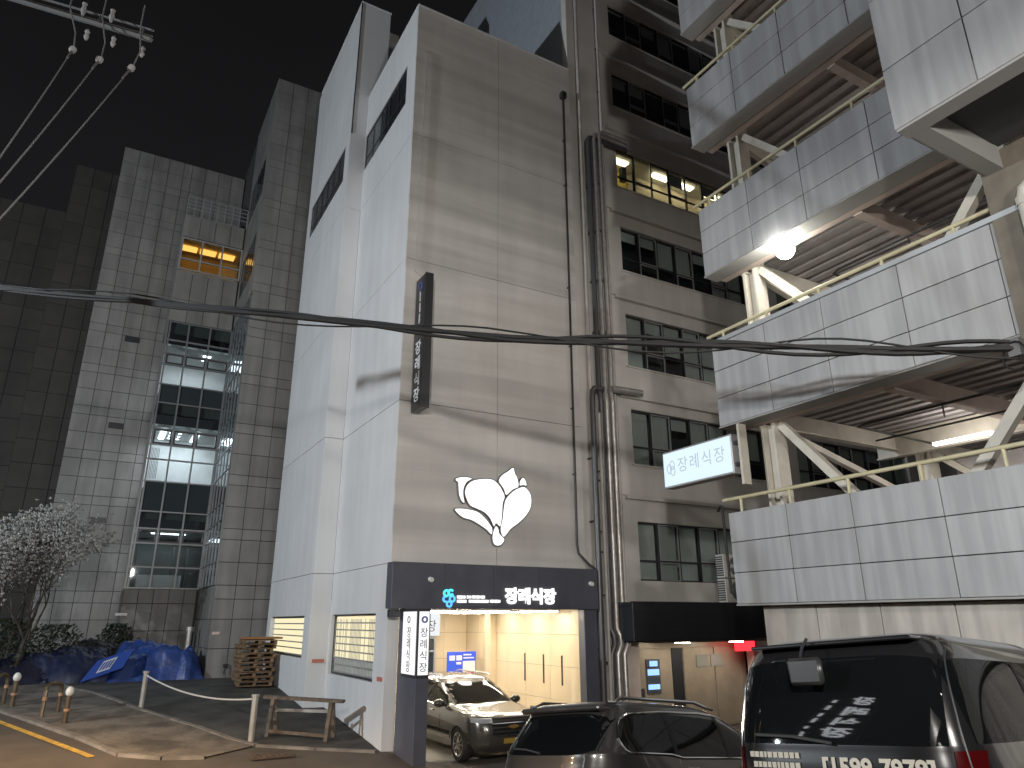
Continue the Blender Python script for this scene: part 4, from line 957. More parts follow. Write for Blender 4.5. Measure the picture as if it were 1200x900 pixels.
for sg in (-1, 1):
    B.side(xs, zb, zt_s, .004, sg, TINT, 'side_window', suv)
    loop = [(x, sg*(B.y(x, z)+.012), z) for x, z in list(zip(xs, zb))+list(zip(xs, zt_s))[::-1]]; loop.append(loop[0])
    tube('window_trim', loop, .013, CHROME, suv, 6, True)
    for x0 in (-1.12, -.08): B.side([x0, x0+.07], interp([x0, x0+.07], list(zip(xs, zb))), interp([x0, x0+.07], list(zip(xs, zt_s))), .008, sg, BLACKF, 'pillar_cover', suv)
    tube('roof_rail', [(x, sg*(.70 if abs(x+.75) < 1.15 else .68), 1.69+.055*(1 if -1.8 < x < -.2 else 0)-(.02 if x > 0 else 0)) for x in (-1.98, -1.88, -1.75, -1.2, -.7, -.35, -.1, .05)], .022, CHROME, suv, 8, True)
    tube('door_seam', [(-1.05, sg*(B.y(-1.05, z)+.002), z) for z in (.5, .7, .9, 1.1)], .004, BLACKF, suv, 4, True)
    for x in (-.85, .25): tube('door_handle', [(x-.1, sg*(B.y(x, .97)+.02), .985), (x, sg*(B.y(x, .97)+.035), .99), (x+.1, sg*(B.y(x, .97)+.02), .985)], .014, CHROME, suv, 6, True)
    mirror_unit(suv, .72, .93, 1.17, sg, PSUV)
    tl = B.end(list(np.linspace(.35, .9, 12) if sg > 0 else np.linspace(-.9, -.35, 12)), [.86]*12, [.97]*12, .012, False, mat('red_tail_lens', (.05, .003, .004), .15, emit=(1, .02, .02), es=.02), 'tail_light', suv)
    hd = B.end(list(np.linspace(.5, .92, 8) if sg > 0 else np.linspace(-.92, -.5, 8)), [.78]*8, [.94]*8, .01, True, CHROME, 'headlight', suv)
    for x in (-1.52, 1.55): wheel(x, sg*.84, .37, suv, sg, ALU)
ys = list(np.linspace(-.76, .76, 24))
B.end(ys, [1.13+.05*abs(y/.76)**6 for y in ys], [1.575-.06*abs(y/.76)**4 for y in ys], .005, False, TINT, 'rear_window', suv)
bm = bmesh.new(); 
for y0, y1 in ((-.69, .69),): bbox(bm, -2.15, -1.92, y0, y1, 1.60, 1.662, .02)
link('spoiler', tomesh(bm, PSUV), suv, True)
tube('rear_wiper', [(-2.455, .0, 1.15), (-2.41, .3, 1.19), (-2.40, .52, 1.2)], .012, BLACKF, suv, 6, True)
for sg in (-1, 1):
    zz = np.linspace(1.15, 1.55, 8); tube('window_edge_trim', [(B.x(sg*.79, z, False)-.006, sg*.79*(1-.12*(z-1.15)), z) for z in zz], .010, CHROME, suv, 6, True)
B.end(list(np.linspace(-.3, .3, 6)), [.72]*6, [.84]*6, .012, False, WHITE, 'number_plate', suv)
B.end(list(np.linspace(-.55, .55, 8)), [.62]*8, [.86]*8, .01, True, BLACKF, 'grille', suv)
place_car(suv, 7.2, 8.2, math.radians(80))

# ---- black van seen from behind
PVAN = mat('van_black_paint', (.009, .009, .010), .22, coat=1)
van = thing('parked_van', (0, 0, 0), 'black van with rear parking mirror and phone number lettering', 'van')
T = [(0.3, -2.45, 2.4, 0.89), (0.42, -2.55, 2.5, 0.963), (0.65, -2.57, 2.55, 1.004), (0.9, -2.56, 2.52, 1.009), (1.05, -2.55, 2.3, 1.004), (1.14, -2.54, 2.0, 0.988), (1.22, -2.53, 1.75, 0.973), (1.4, -2.49, 1.5, 0.942), (1.6, -2.43, 1.2, 0.906), (1.78, -2.36, 0.85, 0.859), (1.88, -2.28, 0.6, 0.807), (1.94, -2.2, 0.4, 0.724), (1.97, -2.0, 0.1, 0.569), (1.985, -1.5, -0.3, 0.259)]
B = Body(T, 7)
link('body', B.mesh(PVAN, (-1.55, 1.6), .39), van, True)
xs = list(np.linspace(-2.30, 1.30, 40))
zb = interp(xs, [(-2.30, 1.2), (1.3, 1.15)]); zt_s = interp(xs, [(-2.30, 1.72), (-2.1, 1.76), (.4, 1.75), (.8, 1.6), (1.3, 1.2)])
for sg in (-1, 1):
    B.side(xs, zb, zt_s, .004, sg, TINT, 'side_window', van)
    for x0 in (-.95, .15): B.side([x0, x0+.09], [1.17]*2, [1.74]*2, .008, sg, BLACKF, 'pillar_cover', van)
    mirror_unit(van, 1.35, .93, 1.2, sg, PVAN)
    zz = np.linspace(.75, 1.12, 8)
    B.end(list(np.linspace(.80, .93, 6) if sg > 0 else np.linspace(-.93, -.80, 6)), [.72]*6, [1.16]*6, .012, False, MATS['red_tail_lens'], 'tail_light', van)
    for x in (-1.55, 1.6): wheel(x, sg*.84, .35, van, sg, ALU)
    zz = np.linspace(1.0, 1.84, 12); tube('tailgate_edge', [(B.x(sg*(.87-.1*(z-1)), z, False)-.004, sg*(.87-.1*(z-1)), z) for z in zz], .008, CHROME if sg > 0 else BLACKF, van, 6, True)
ys = list(np.linspace(-.78, .78, 24))
B.end(ys, [1.19]*24, [1.80-.05*abs(y/.78)**4 for y in ys], .005, False, TINT, 'rear_window', van)
bm = bmesh.new(); bbox(bm, -2.38, -2.12, -.66, .66, 1.895, 1.925, .01); link('spoiler', tomesh(bm, PVAN), van, True)
pm = link('parking_mirror', None, van, True) if False else None
bm = bmesh.new(); bbox(bm, -2.62, -2.56, -.05, .23, 1.60, 1.80, .025); pm = link('parking_mirror', tomesh(bm, mat('mirror_back', (.02, .02, .02), .3), True), van, True)
tube('mirror_arm', [(-2.58, .12, 1.80), (-2.50, .13, 1.88), (-2.40, .13, 1.95)], .012, BLACKF, pm, 6, True)
tube('rear_wiper', [(-2.57, .0, 1.2), (-2.56, .3, 1.24), (-2.55, .62, 1.25)], .013, RUB, van, 6, True)
def rear_text(body, size, yc, zc_, m, name, bold=.0):
    me = text_me(body, size, .0, bold, m)
    for v in me.vertices:
        yy = yc-v.co.x; zz = zc_+v.co.y; v.co = (B.x(yy, zz, False)-.010, yy, zz)
    return link(name, me, van, True)
LETW = mat('dull_white_decal', (.30, .285, .24), .6)
rear_text('[1599-7979]', .160, -.29, 1.04, LETW, 'phone_number', .006)
for k in range(2):
    bm = bmesh.new(); x = .28; rr = random.Random(k+5)
    while x < .68:
        w_ = rr.uniform(.02, .04)
        bbox(bm, B.x(x, 1.11-k*.07, False)-.012, B.x(x, 1.11-k*.07, False)-.008, x, x+w_, 1.09-k*.07, 1.13-k*.07); x += w_+.01
    link('small_lettering', tomesh(bm, LETW), van, True, kind='stuff')
ys = list(np.linspace(-.7, .7, 12)); B.end(ys, [1.25]*12, [1.75]*12, .005, True, TINT, 'windscreen', van)
B.end(list(np.linspace(-.28, .28, 6)), [.70]*6, [.82]*6, .012, False, WHITE, 'number_plate', van)
place_car(van, VAN[0], VAN[1], VAN[3], 1)

# ---- crossover in the drive-in entrance, facing out
PTR = mat('crossover_dark_paint', (.07, .064, .056), .25, metal=.5, coat=1)
trv = thing('parked_crossover', (0, 0, 0), 'dark crossover car facing out of the lit drive-in entrance', 'car')
T = [(.26, -2.4, 2.42, .86), (.40, -2.55, 2.56, .94), (.60, -2.58, 2.60, .985), (.80, -2.57, 2.58, .995), (.98, -2.54, 2.50, .985), (1.06, -2.52, 2.30, .97), (1.12, -2.50, 1.85, .955), (1.18, -2.48, 1.30, .945), (1.30, -2.42, 1.02, .91), (1.48, -2.32, .62, .85), (1.62, -2.22, .28, .79), (1.70, -2.15, .05, .73), (1.74, -2.0, -.15, .62), (1.77, -1.7, -.45, .42), (1.785, -1.2, -.8, .16)]
B = Body(T, 6)
link('body', B.mesh(PTR, (-1.5, 1.62), .40), trv, True)
xs = list(np.linspace(-2.25, 1.0, 46))
zb = interp(xs, [(-2.25, 1.30), (-2.1, 1.22), (-1.5, 1.19), (1.0, 1.12)]); zt_s = interp(xs, [(-2.25, 1.31), (-2.0, 1.55), (-1.5, 1.62), (-.3, 1.65), (.2, 1.60), (.6, 1.43), (1.0, 1.14)])
for sg in (-1, 1):
    B.side(xs, zb, zt_s, .004, sg, TINT, 'side_window', trv)
    tube('window_trim', [(x, sg*(B.y(x, z)+.012), z) for x, z in zip(xs, zb)], .012, CHROME, trv, 6, True)
    for x0 in (-1.3, -.15): B.side([x0, x0+.08], interp([x0, x0+.08], list(zip(xs, zb))), interp([x0, x0+.08], list(zip(xs, zt_s))), .008, sg, BLACKF, 'pillar_cover', trv)
    xx = list(np.linspace(-1.05, 1.15, 14)); B.side(xx, [.44]*14, [.52]*14, .012, sg, CHROME, 'sill_trim', trv, 2)
    B.side(xx, [.55]*14, [.62]*14, .010, sg, RUB, 'side_moulding', trv, 2)
    tube('roof_rail', [(x, sg*.70, 1.735+.05*(1 if -1.9 < x < 0 else 0)) for x in (-2.05, -1.85, -1.2, -.5, -.05, .1)], .02, ALU, trv, 8, True)
    mirror_unit(trv, .78, .95, 1.2, sg, PTR)
    for x in (-1.0, .1): tube('door_handle', [(x-.1, sg*(B.y(x, 1.0)+.02), 1.0), (x+.1, sg*(B.y(x, 1.0)+.02), 1.0)], .016, CHROME, trv, 6, True)
    tube('door_seam', [(.62, sg*(B.y(.62, z)+.002), z) for z in (.5, .7, .9, 1.12)], .004, BLACKF, trv, 4, True)
    yh = list(np.linspace(.52, .95, 10)) if sg > 0 else list(np.linspace(-.95, -.52, 10))
    B.end(yh, [.90]*10, [1.00]*10, .012, True, mat('headlamp_lens', (.65, .66, .68), .08, metal=.3), 'headlight', trv)
    B.end(list(np.linspace(.62, .86, 6) if sg > 0 else np.linspace(-.86, -.62, 6)), [.44]*6, [.52]*6, .014, True, CHROME, 'fog_lamp_trim', trv)
    for x in (-1.5, 1.62): wheel(x, sg*.86, .38, trv, sg, CHROME)
ys = list(np.linspace(-.78, .78, 20)); B.end(ys, [1.20]*20, [1.63-.05*abs(y/.78)**3 for y in ys], .005, True, TINT, 'windscreen', trv)
ys = list(np.linspace(-.55, .55, 14)); gr = B.end(ys, [.60+.06*abs(y/.55) for y in ys], [.92]*14, .010, True, BLACKF, 'grille', trv)
for z in (.64, .72, .80, .88): tube('grille_bar', [(B.x(y, z, True)+.02, y, z) for y in ys], .013, CHROME, gr, 6, True)
xg = B.x(0, .80, True)+.03
plate('badge', [(xg, a, b) for a, b in ((-.13, .80), (-.06, .775), (-.05, .765), (.05, .775), (.13, .80), (.13, .83), (.05, .845), (.05, .855), (-.05, .845), (-.13, .83))], (1, 0, 0), .012, mat('gold_badge', (.7, .42, .12), .3, metal=.8), None).parent = trv
B.end(list(np.linspace(-.26, .26, 6)), [.46]*6, [.57]*6, .014, True, mat('yellow_number_plate', (.62, .42, .08), .5), 'number_plate', trv)
place_car(trv, 9.0, 18.35, math.radians(180))
# ================================================================== porch small things
atm = thing('atm_sign', (11.3, 23.2, 0), 'blue and white cash machine sign board standing in the entrance corner', 'sign')
BLU = mat('bright_blue_board', (.02, .06, .45), .4, emit=(.03, .10, .75), es=.35)
box('board', 10.72, 11.78, 23.2, 23.28, 1.25, 2.12, BLU, atm, .008)
for x in (10.8, 11.7): box('leg', x-.02, x+.02, 23.285, 23.325, .012, 1.3, ALU, atm)
box('white_panel', 11.28, 11.74, 23.18, 23.199, 1.27, 1.82, mat('white_board', (.8, .8, .8), .5), atm)
put_text('lettering', 'ATM', .19, (11.51, 23.177, 1.42), '-y', mat('red_print', (.5, .05, .04), .5), atm, .002, .004)
for x0, x1, z0, z1 in ((10.78, 10.98, 1.85, 2.0), (11.04, 11.24, 1.85, 2.0), (11.04, 11.22, 1.72, 1.79), (11.3, 11.7, 1.9, 1.94), (11.3, 11.6, 2.0, 2.04)): box('print', x0, x1, 23.19, 23.199, z0, z1, MATS['white_board'], atm)

# ================================================================== left lot: pallets, timber trestle, tarpaulins, bollards
def pallet(x, y, z, rz, first):
    o = thing('wooden_pallet', (x, y, z), '%s pallet counted up from the ground in the wooden stack' % ('first second third fourth fifth sixth seventh eighth ninth tenth'.split()[first]), 'pallet', 'stacked wooden pallets', (random.uniform(-.012, .012), random.uniform(-.012, .012), rz))
    for i in range(5): box('deck_board', -.55, .55, -.52+i*.235, -.52+i*.235+.12, .11, .132, WOOD, o, .003, True)
    for i in range(3): box('bottom_board', -.55, .55, -.52+i*.46, -.52+i*.46+.11, 0, .02, WOOD, o, .003, True)
    for i in range(3): box('bearer', -.55+i*.5, -.45+i*.5, -.5, .52, .021, .109, WOOD, o, .004, True)
pb = Vector((5.05, 26.2)); pz = max(g(pb.x+a, pb.y+b) for a in (-.5, .5) for b in (-.5, .5))+.02
for i in range(10): pallet(pb.x+random.uniform(-.06, .06), pb.y+random.uniform(-.06, .06), pz+i*.142, random.uniform(-.12, .12), i)
o = thing('wooden_pallet', (pb.x+.12, pb.y, pz+1.43), 'orange brown plank pallet lying on top of the pallet stack', 'pallet', None, (0, 0, .05))
box('deck_board', -.62, .62, -.45, -.1, 0, .06, mat('fresh_timber', (.32, .15, .06), .7, var=.2), o, .004, True); box('deck_board', -.62, .62, -.05, .3, .002, .062, MATS['fresh_timber'], o, .004, True)
# timber trestle
ta, tb = ground(318, 861), ground(386, 867)
tr = thing('timber_trestle', ta, 'low weathered timber trestle standing on the dark car park', 'trestle')
dv = (tb-ta); dv.z = 0; dv.normalize(); nv = Vector((-dv.y, dv.x, 0))
zt0 = ta.z+.86
bar('top_rail', ta-dv*.25+Vector((0, 0, .86)), tb+dv*.30+Vector((0, 0, .86)), .22, .07, WOODD, tr)
for e_ in (ta, tb):
    for sgn in (-1, 1): bar('leg', e_+nv*sgn*.26+Vector((0, 0, -.02)), e_+nv*sgn*.06+Vector((0, 0, .83)), .09, .10, WOODD, tr)
    bar('end_brace', e_-nv*.2+Vector((0, 0, .26)), e_+nv*.2+Vector((0, 0, .27)), .05, .09, WOODD, tr)
bar('stretcher', ta-nv*.25+Vector((0, 0, .12)), tb-nv*.25+Vector((0, 0, .12)), .05, .07, WOODD, tr)
bar('white_rail', ta+nv*.09+Vector((0, 0, .55)), tb+nv*.09+Vector((0, 0, .62)), .03, .07, mat('grey_white_paint', (.32, .32, .31), .7, var=.3), tr)
# bollard posts with rope
BOLT = mat('galvanised_post', (.42, .40, .36), .45, metal=.5, var=.15)
posts = []
for i, (qx, qy, lab) in enumerate(((62, 800, 'grey metal rope post beside the dark tarpaulin'), (165, 831, 'grey metal rope post where the white rope begins'), (294, 869, 'thick grey metal rope post at low end of white rope'))):
    p = ground(qx, qy); h = (.80, .92, .98)[i]; posts.append(p+Vector((0, 0, h)))
    o = thing('rope_post', p, lab, 'post', 'posts edging the car park')
    tube('shaft', [p+Vector((0, 0, -.1)), p+Vector((0, 0, h))], (.055, .065, .075)[i], BOLT, o, 12)
    tube('cap', [p+Vector((0, 0, h)), p+Vector((0, 0, h+.05))], (.07, .085, .095)[i], BOLT, o, 12)
a, b = posts[1]-Vector((0, 0, .05)), posts[2]-Vector((0, 0, .05))
tag(tube('white_rope', [a.lerp(b, t)-Vector((0, 0, .22*4*t*(1-t))) for t in np.linspace(0, 1, 24)], .022, mat('rope_white', (.55, .53, .48), .8), None, 6), 'sagging white rope strung between two grey posts', 'rope')
# hoop barriers with white reflective bulbs
for i, ((x0, y0), (x1, y1)) in enumerate((((-10, 828), (8, 833)), ((48, 846), (72, 850)))):
    pass
def hoop(qa, qb, lab):
    a, b = ground(*qa), ground(*qb); o = thing('hoop_barrier', a, lab, 'barrier', 'steel hoop barriers on the pavement')
    H = .80; pts = [a-Vector((0, 0, .05)), a+Vector((0, 0, H-.14))]; d = b-a; d.z = 0; L = d.length; d.normalize()
    for k in range(7):
        t = PI*k/12; pts.append(a+d*(.16*(1-math.cos(t)))+Vector((0, 0, H-.16+.16*math.sin(t))))
    q = b.copy(); q.z = b.z
    for k in range(7):
        t = PI/2-PI*k/12; pts.append(b-d*(.16*(1-math.cos(t)))+Vector((0, 0, a.z-b.z+H-.16+.16*math.sin(t))))
    pts += [b+Vector((0, 0, .3)), b-Vector((0, 0, .05))]
    tube('hoop', pts, .05, mat('brown_steel_hoop', (.16, .12, .08), .35, metal=.6, var=.2), o, 10)
    for e_ in (a, b): tube('reflective_band', [e_+Vector((0, 0, .42)), e_+Vector((0, 0, .50))], .054, mat('dull_orange_band', (.42, .24, .14), .4), o, 10)
    return o, b
def bulb_post(qx, qy, lab):
    p = ground(qx, qy); o = thing('ball_bollard', p, lab, 'bollard', 'ball-topped bollards on the pavement')
    tube('shaft', [p-Vector((0, 0, .05)), p+Vector((0, 0, .66))], .065, MATS['brown_steel_hoop'], o, 12)
    tube('reflective_band', [p+Vector((0, 0, .30)), p+Vector((0, 0, .36))], .07, MATS['dull_orange_band'], o, 12)
    bm = bmesh.new(); bmesh.ops.create_uvsphere(bm, u_segments=16, v_segments=10, radius=.095, matrix=Matrix.Translation(p+Vector((0, 0, .75))) @ Matrix.Diagonal((1, 1, 1.25, 1))); link('ball_cap', tomesh(bm, mat('white_plastic_ball', (.75, .74, .70), .3), True), o)
hoop((-10, 829), (3, 826), 'brown steel hoop barrier farther up the pavement')
hoop((48, 842), (67, 836), 'brown steel hoop barrier beside a white ball-topped bollard')
bulb_post(13, 829, 'white ball-topped bollard farther up the pavement'); bulb_post(75, 849, 'white ball-topped bollard at the end of the pavement hoops')
# tarpaulins: draped heaps
def tarp(name, lab, x0, x1, y0, y1, H, m, seed, bumpy=.25):
    n, k = 90, 50; bm = bmesh.new(); G = []
    for i in range(n+1):
        row = []
        for j in range(k+1):
            u, v = i/n, j/k; x = x0+(x1-x0)*u; y = y0+(y1-y0)*v
            e = min(1, min(u, 1-u)*7); e2 = min(1, min(v*3.2, (1-v)*6)); pr_ = (math.sin(e*PI/2)*math.sin(e2*PI/2))**.8
            q = Vector((x*1.1+seed, y*1.1, 0)); hh = H*(.78+bumpy*1.6*noise.noise(q*.8))*pr_
            hh += pr_*(.10*abs(noise.noise(q*2.3))+.06*noise.noise(q*6+Vector((3, 0, 0)))+.07*(.5-abs(noise.noise(q*4.5+Vector((7, 2, 0))))))
            dx = .10*noise.noise(q*2+Vector((0, 5, 0))); dy = .22*noise.noise(q*1.7+Vector((0, 0, 9)))*(1 if v < .5 else .2)
            row.append(bm.verts.new((x+dx*(1-pr_*.5), y+dy, g(x, y)+.01+max(hh, 0))))
        G.append(row)
    for i in range(n):
        for j in range(k): bm.faces.new((G[i][j], G[i+1][j], G[i+1][j+1], G[i][j+1]))
    me = tomesh(bm, m); me.polygons.foreach_set('use_smooth', [True]*len(me.polygons))
    return tag(link(name, me), lab, 'tarpaulin')
tarp('blue_tarpaulin', 'bright blue tarpaulin heap against the stone wall corner', .9, 4.02, 29.6, 31.8, 1.22, TARP, 3)
tarp('shaded_tarpaulin', 'dull blue tarpaulin heap, colour darkened for shade, below the blossoming tree', -2.6, 1.2, 30.0, 32.8, 1.12, TARP_SHADE, 11)
tarp('black_tarpaulin', 'black sheet covering a low heap behind blue tarpaulins', -.4, 2.4, 32.0, 34.2, 1.5, TARPB, 23, .15)
# blue sign board lying on the heaps
pa, pb_ = ground(105, 799), ground(150, 799)
bd = thing('fallen_signboard', (.8, 29.6, g(.8, 29.6)), 'blue signboard with white letters tipped against tarpaulin', 'sign')
q = [onx(0, 0, 1)]*0
def bp(u, v): return Vector((.1+u*.80, 29.35+v*.55-.05*u, g(0, 29.5)+.05+u*.28+v*.50))
plate('board', [bp(0, 0), bp(1.5, 0), bp(1.9, 1), bp(.55, 1)], (0, -.5, .5), .03, mat('blue_board_paint', (.03, .07, .30), .4), bd)
def bl(u, v): return bp(u+.42*v, v)+Vector((0, -.022, .02))
plate('white_panel', [bl(.45, .2), bl(.95, .2), bl(.95, .8), bl(.45, .8)], (0, -.5, .5), .012, mat('dirty_white_board', (.5, .5, .5), .5), bd)
for k in range(4): plate('lettering', [bl(.50+k*.11, .3)+Vector((0, -.012, .008)), bl(.57+k*.11, .3)+Vector((0, -.012, .008)), bl(.57+k*.11, .7)+Vector((0, -.012, .008)), bl(.50+k*.11, .7)+Vector((0, -.012, .008))], (0, -.5, .5), .004, MATS['blue_board_paint'], bd)
# steel flue poking above the tarpaulin
p = ony(220, 757, 32.5); fu = thing('steel_flue', (p.x, 32.5, g(p.x, 32.5)), 'short shiny steel flue standing behind the blue tarpaulin', 'flue')
tube('shaft', [(p.x, 32.5, g(p.x, 32.5)), (p.x, 32.5, p.z+.55)], .11, DUCT, fu, 12); tube('cap', [(p.x, 32.5, p.z+.55), (p.x, 32.5, p.z+.72)], .15, DUCT, fu, 12); tube('side_pipe', [(p.x+.2, 32.5, g(p.x, 32.5)), (p.x+.2, 32.5, p.z+.4)], .06, BLACKP, fu, 8)
# drain grate and debris
p = ground(318, 886); dg = thing('drain_grate', p, 'rusty slotted drain grate set in the road near the kerb', 'drain grate')
for i in range(7): box('grate_bar', p.x-.45+i*.13, p.x-.45+i*.13+.05, p.y-.3, p.y+.3, p.z+.004, p.z+.03, mat('rusty_iron', (.09, .06, .045), .7, var=.3), dg)
for y_ in (-.32, .30): box('grate_edge', p.x-.5, p.x+.45, p.y+y_, p.y+y_+.05, p.z+.004, p.z+.034, MATS['rusty_iron'], dg)

# ================================================================== magnolia tree and shrubs
def branch(bm, p, d, L, r, depth, tips, rnd):
    pts = [p]; rs = [r]; n = 4
    for i in range(n):
        d = (d+Vector((rnd.uniform(-.22, .22), rnd.uniform(-.22, .22), rnd.uniform(-.05, .16)))).normalized(); p = p+d*L/n; pts.append(p); rs.append(r*(1-.5*(i+1)/n))
        if depth <= 2 and i > 0: tips.append((p, d))
    tube_bm(bm, pts, rs, 6 if depth > 2 else 4, False)
    if depth == 0: tips.append((p, d)); return
    for k in range(3 if depth > 1 else 3):
        a = rnd.uniform(0, 2*PI); s_ = rnd.uniform(.45, .85)
        nd = (d+Vector((math.cos(a)*s_, math.sin(a)*s_, rnd.uniform(-.1, .3)))).normalized(); branch(bm, pts[-1 if k else -2], nd, L*rnd.uniform(.62, .82), rs[-1 if k else -2]*.8, depth-1, tips, rnd)
tx, ty = -2.0, 30.6
tre = thing('magnolia_tree', (tx, ty, g(tx, ty)), 'magnolia tree with white blossoms on bare branches in front of dark wall', 'tree')
bm = bmesh.new(); tips = []; rnd = random.Random(4)
for k in range(4):
    a = k*1.6+.4; branch(bm, Vector((tx+.15*math.cos(a), ty+.15*math.sin(a), g(tx, ty)-.1)), Vector((math.cos(a)*.32, math.sin(a)*.32, 1)).normalized(), 2.05, .10, 4, tips, rnd)
link('trunk', tomesh(bm, mat('bark', (.07, .06, .05), .9, var=.3), True), tre)
bm = bmesh.new()
for p, d in tips:
    for q in range(rnd.choice((2, 3, 3, 4))):
        c = p+Vector((rnd.gauss(0, .17), rnd.gauss(0, .17), rnd.gauss(0, .14))); s_ = rnd.uniform(.045, .085)
        for k in range(5):
            a = 2*PI*k/5+rnd.random(); o_ = Vector((math.cos(a), math.sin(a), 0)); t_ = Vector((-o_.y, o_.x, 0)); u_ = Vector((0, 0, 1)); op = rnd.uniform(.5, 1.1)
            v = [c, c+o_*s_*.6*op+t_*s_*.42+u_*s_*.6, c+o_*s_*op*1.1+u_*s_*1.35, c+o_*s_*.6*op-t_*s_*.42+u_*s_*.6]; bm.faces.new([bm.verts.new(w) for w in v])
link('blossom', tomesh(bm, mat('magnolia_petal', (.46, .46, .45), .6, var=.5, vscale=9)), tre, kind='stuff')
def shrub(x, y, r, h, lab, seed, m):
    rnd = random.Random(seed); o = thing('shrub', (x, y, g(x, y)), lab, 'shrub', None)
    bm = bmesh.new()
    for k in range(12):
        a = rnd.uniform(0, 2*PI); tube_bm(bm, [(x, y, g(x, y)-.05), (x+r*.5*math.cos(a), y+r*.5*math.sin(a), g(x, y)+h*.5), (x+r*.8*math.cos(a), y+r*.8*math.sin(a), g(x, y)+h*.8)], [.02, .014, .006], 4, False)
    link('stem', tomesh(bm, MATS['bark']), o)
    bm = bmesh.new()
    for k in range(1500):
        t = rnd.random()**.5; a = rnd.uniform(0, 2*PI); zz = rnd.random(); rr = r*t*(.55+.45*math.sin(zz*PI))*(1+.35*noise.noise(Vector((a*1.5, zz*3, seed))))
        c = Vector((x+rr*math.cos(a), y+rr*math.sin(a), g(x, y)+zz*h)); n = Vector((rnd.gauss(0, 1), rnd.gauss(0, 1), rnd.gauss(0, 1)+.5)).normalized(); s1 = n.orthogonal().normalized(); s2 = n.cross(s1); L = rnd.uniform(.05, .10)
        bm.faces.new([bm.verts.new(c+s1*L), bm.verts.new(c+s2*L*.45), bm.verts.new(c-s1*L), bm.verts.new(c-s2*L*.45)])
    link('foliage', tomesh(bm, m), o, kind='stuff')
LEAF = mat('evergreen_leaf', (.03, .045, .022), .5, var=.4, vscale=5)
shrub(-2.6, 31.0, 1.3, 2.1, 'dark evergreen shrub under the magnolia tree', 1, LEAF); shrub(-1.0, 32.8, 1.2, 1.9, 'dark shrub between the magnolia and the stone wall', 2, LEAF); shrub(-3.3, 29.2, .9, 1.3, 'low dark shrub at the edge of pavement', 3, LEAF)
shrub(1.1, 34.2, .7, 1.9, 'leafless looking dark shrub beside the stone bay', 5, LEAF)

# ================================================================== overhead lines
def cable(pts, n, r, name, lab, grp, parent=None):
    o = [Vector(p) for p in pts]; return tag(tube(name, o, r, CABLE, parent, 6), lab, 'cable', grp)
def at(x, y, d): v = ray(x, y); return Vector((0, 0, CAMZ))+v*(d/v.dot(fh))
prof = [(-120, 328), (0, 339), (150, 350), (300, 368), (450, 382), (600, 396), (750, 402), (900, 407), (1050, 409), (1190, 408)]
def dep(x): return 14-4.80*(x+120)/1310
cab = [(0, 0, .046), (.06, -.06, .040), (.0, -.10, .034), (-.05, .07, .026), (.06, -.14, .018)]
for i, (dx, dz, r) in enumerate(cab):
    P = []
    for k in range(len(prof)*5-4):
        t = k/5; a = int(t); f_ = t-a; x, y = (prof[a] if a == len(prof)-1 else tuple(np.array(prof[a])+(np.array(prof[a+1])-np.array(prof[a]))*f_))
        p = at(x, y, dep(x)); ph = k*.55+i*1.7
        P.append(p+Vector((dx*math.cos(ph), 0, dz*math.cos(ph*.8)+.015*math.sin(ph))))
    lab = ('thickest black cable strung across the street in front of facade', 'black cable twisted around the thickest cable of the bundle', 'lower black cable of the twisted bundle crossing the street', 'upper thin black cable of the twisted bundle crossing the street', 'thinnest black cable sagging under the twisted bundle')[i]
    cable(P, 0, r, 'overhead_cable', lab, 'cables strung across the street')
ce = at(1190, 408, dep(1190))
box('cable_bracket', ce.x-.05, 10.979, ce.y-.08, ce.y+.08, ce.z-.12, ce.z+.14, UST0, cl)
tube('cable_coil', [(ce.x-.06+.03*math.sin(k*.9), ce.y+.16*math.cos(k*PI/7), ce.z-.12+.2*math.sin(k*PI/7)) for k in range(40)], .016, CABLE, cl, 5)
# utility pole crossarm, top left; the pole itself stands left of the picture
UA = at(24, 2, 10.4); UB = at(177, 47, 9.6)
arm = thing('utility_crossarm', at(-60, -22, 10.8), 'steel crossarm with insulators and three power lines on utility pole', 'utility pole')
UST = mat('weathered_galvanised', (.13, .13, .13), .6, metal=.3)
d_ = (UB-UA).normalized(); A0 = UA-d_*1.4
bar('arm', A0, UB, .06, .06, UST, arm); bar('arm', A0+Vector((0, .18, .36)), UB+Vector((0, .18, .36)), .03, .03, UST, arm); bar('arm', A0+Vector((0, .18, .23)), UB+Vector((0, .18, .23)), .025, .025, UST, arm)
for t in (.30, .72, .95): p = A0.lerp(UB, t); bar('strut', p, p+Vector((0, .18, .36)), .025, .025, UST, arm)
pole_b = A0-d_*.4; tube('pole', [(pole_b.x, pole_b.y+.2, g(pole_b.x, pole_b.y)-.3), (pole_b.x, pole_b.y+.2, pole_b.z+1.6)], [.19, .13], CONC, arm, 16)
POR = mat('porcelain', (.26, .26, .26), .3)
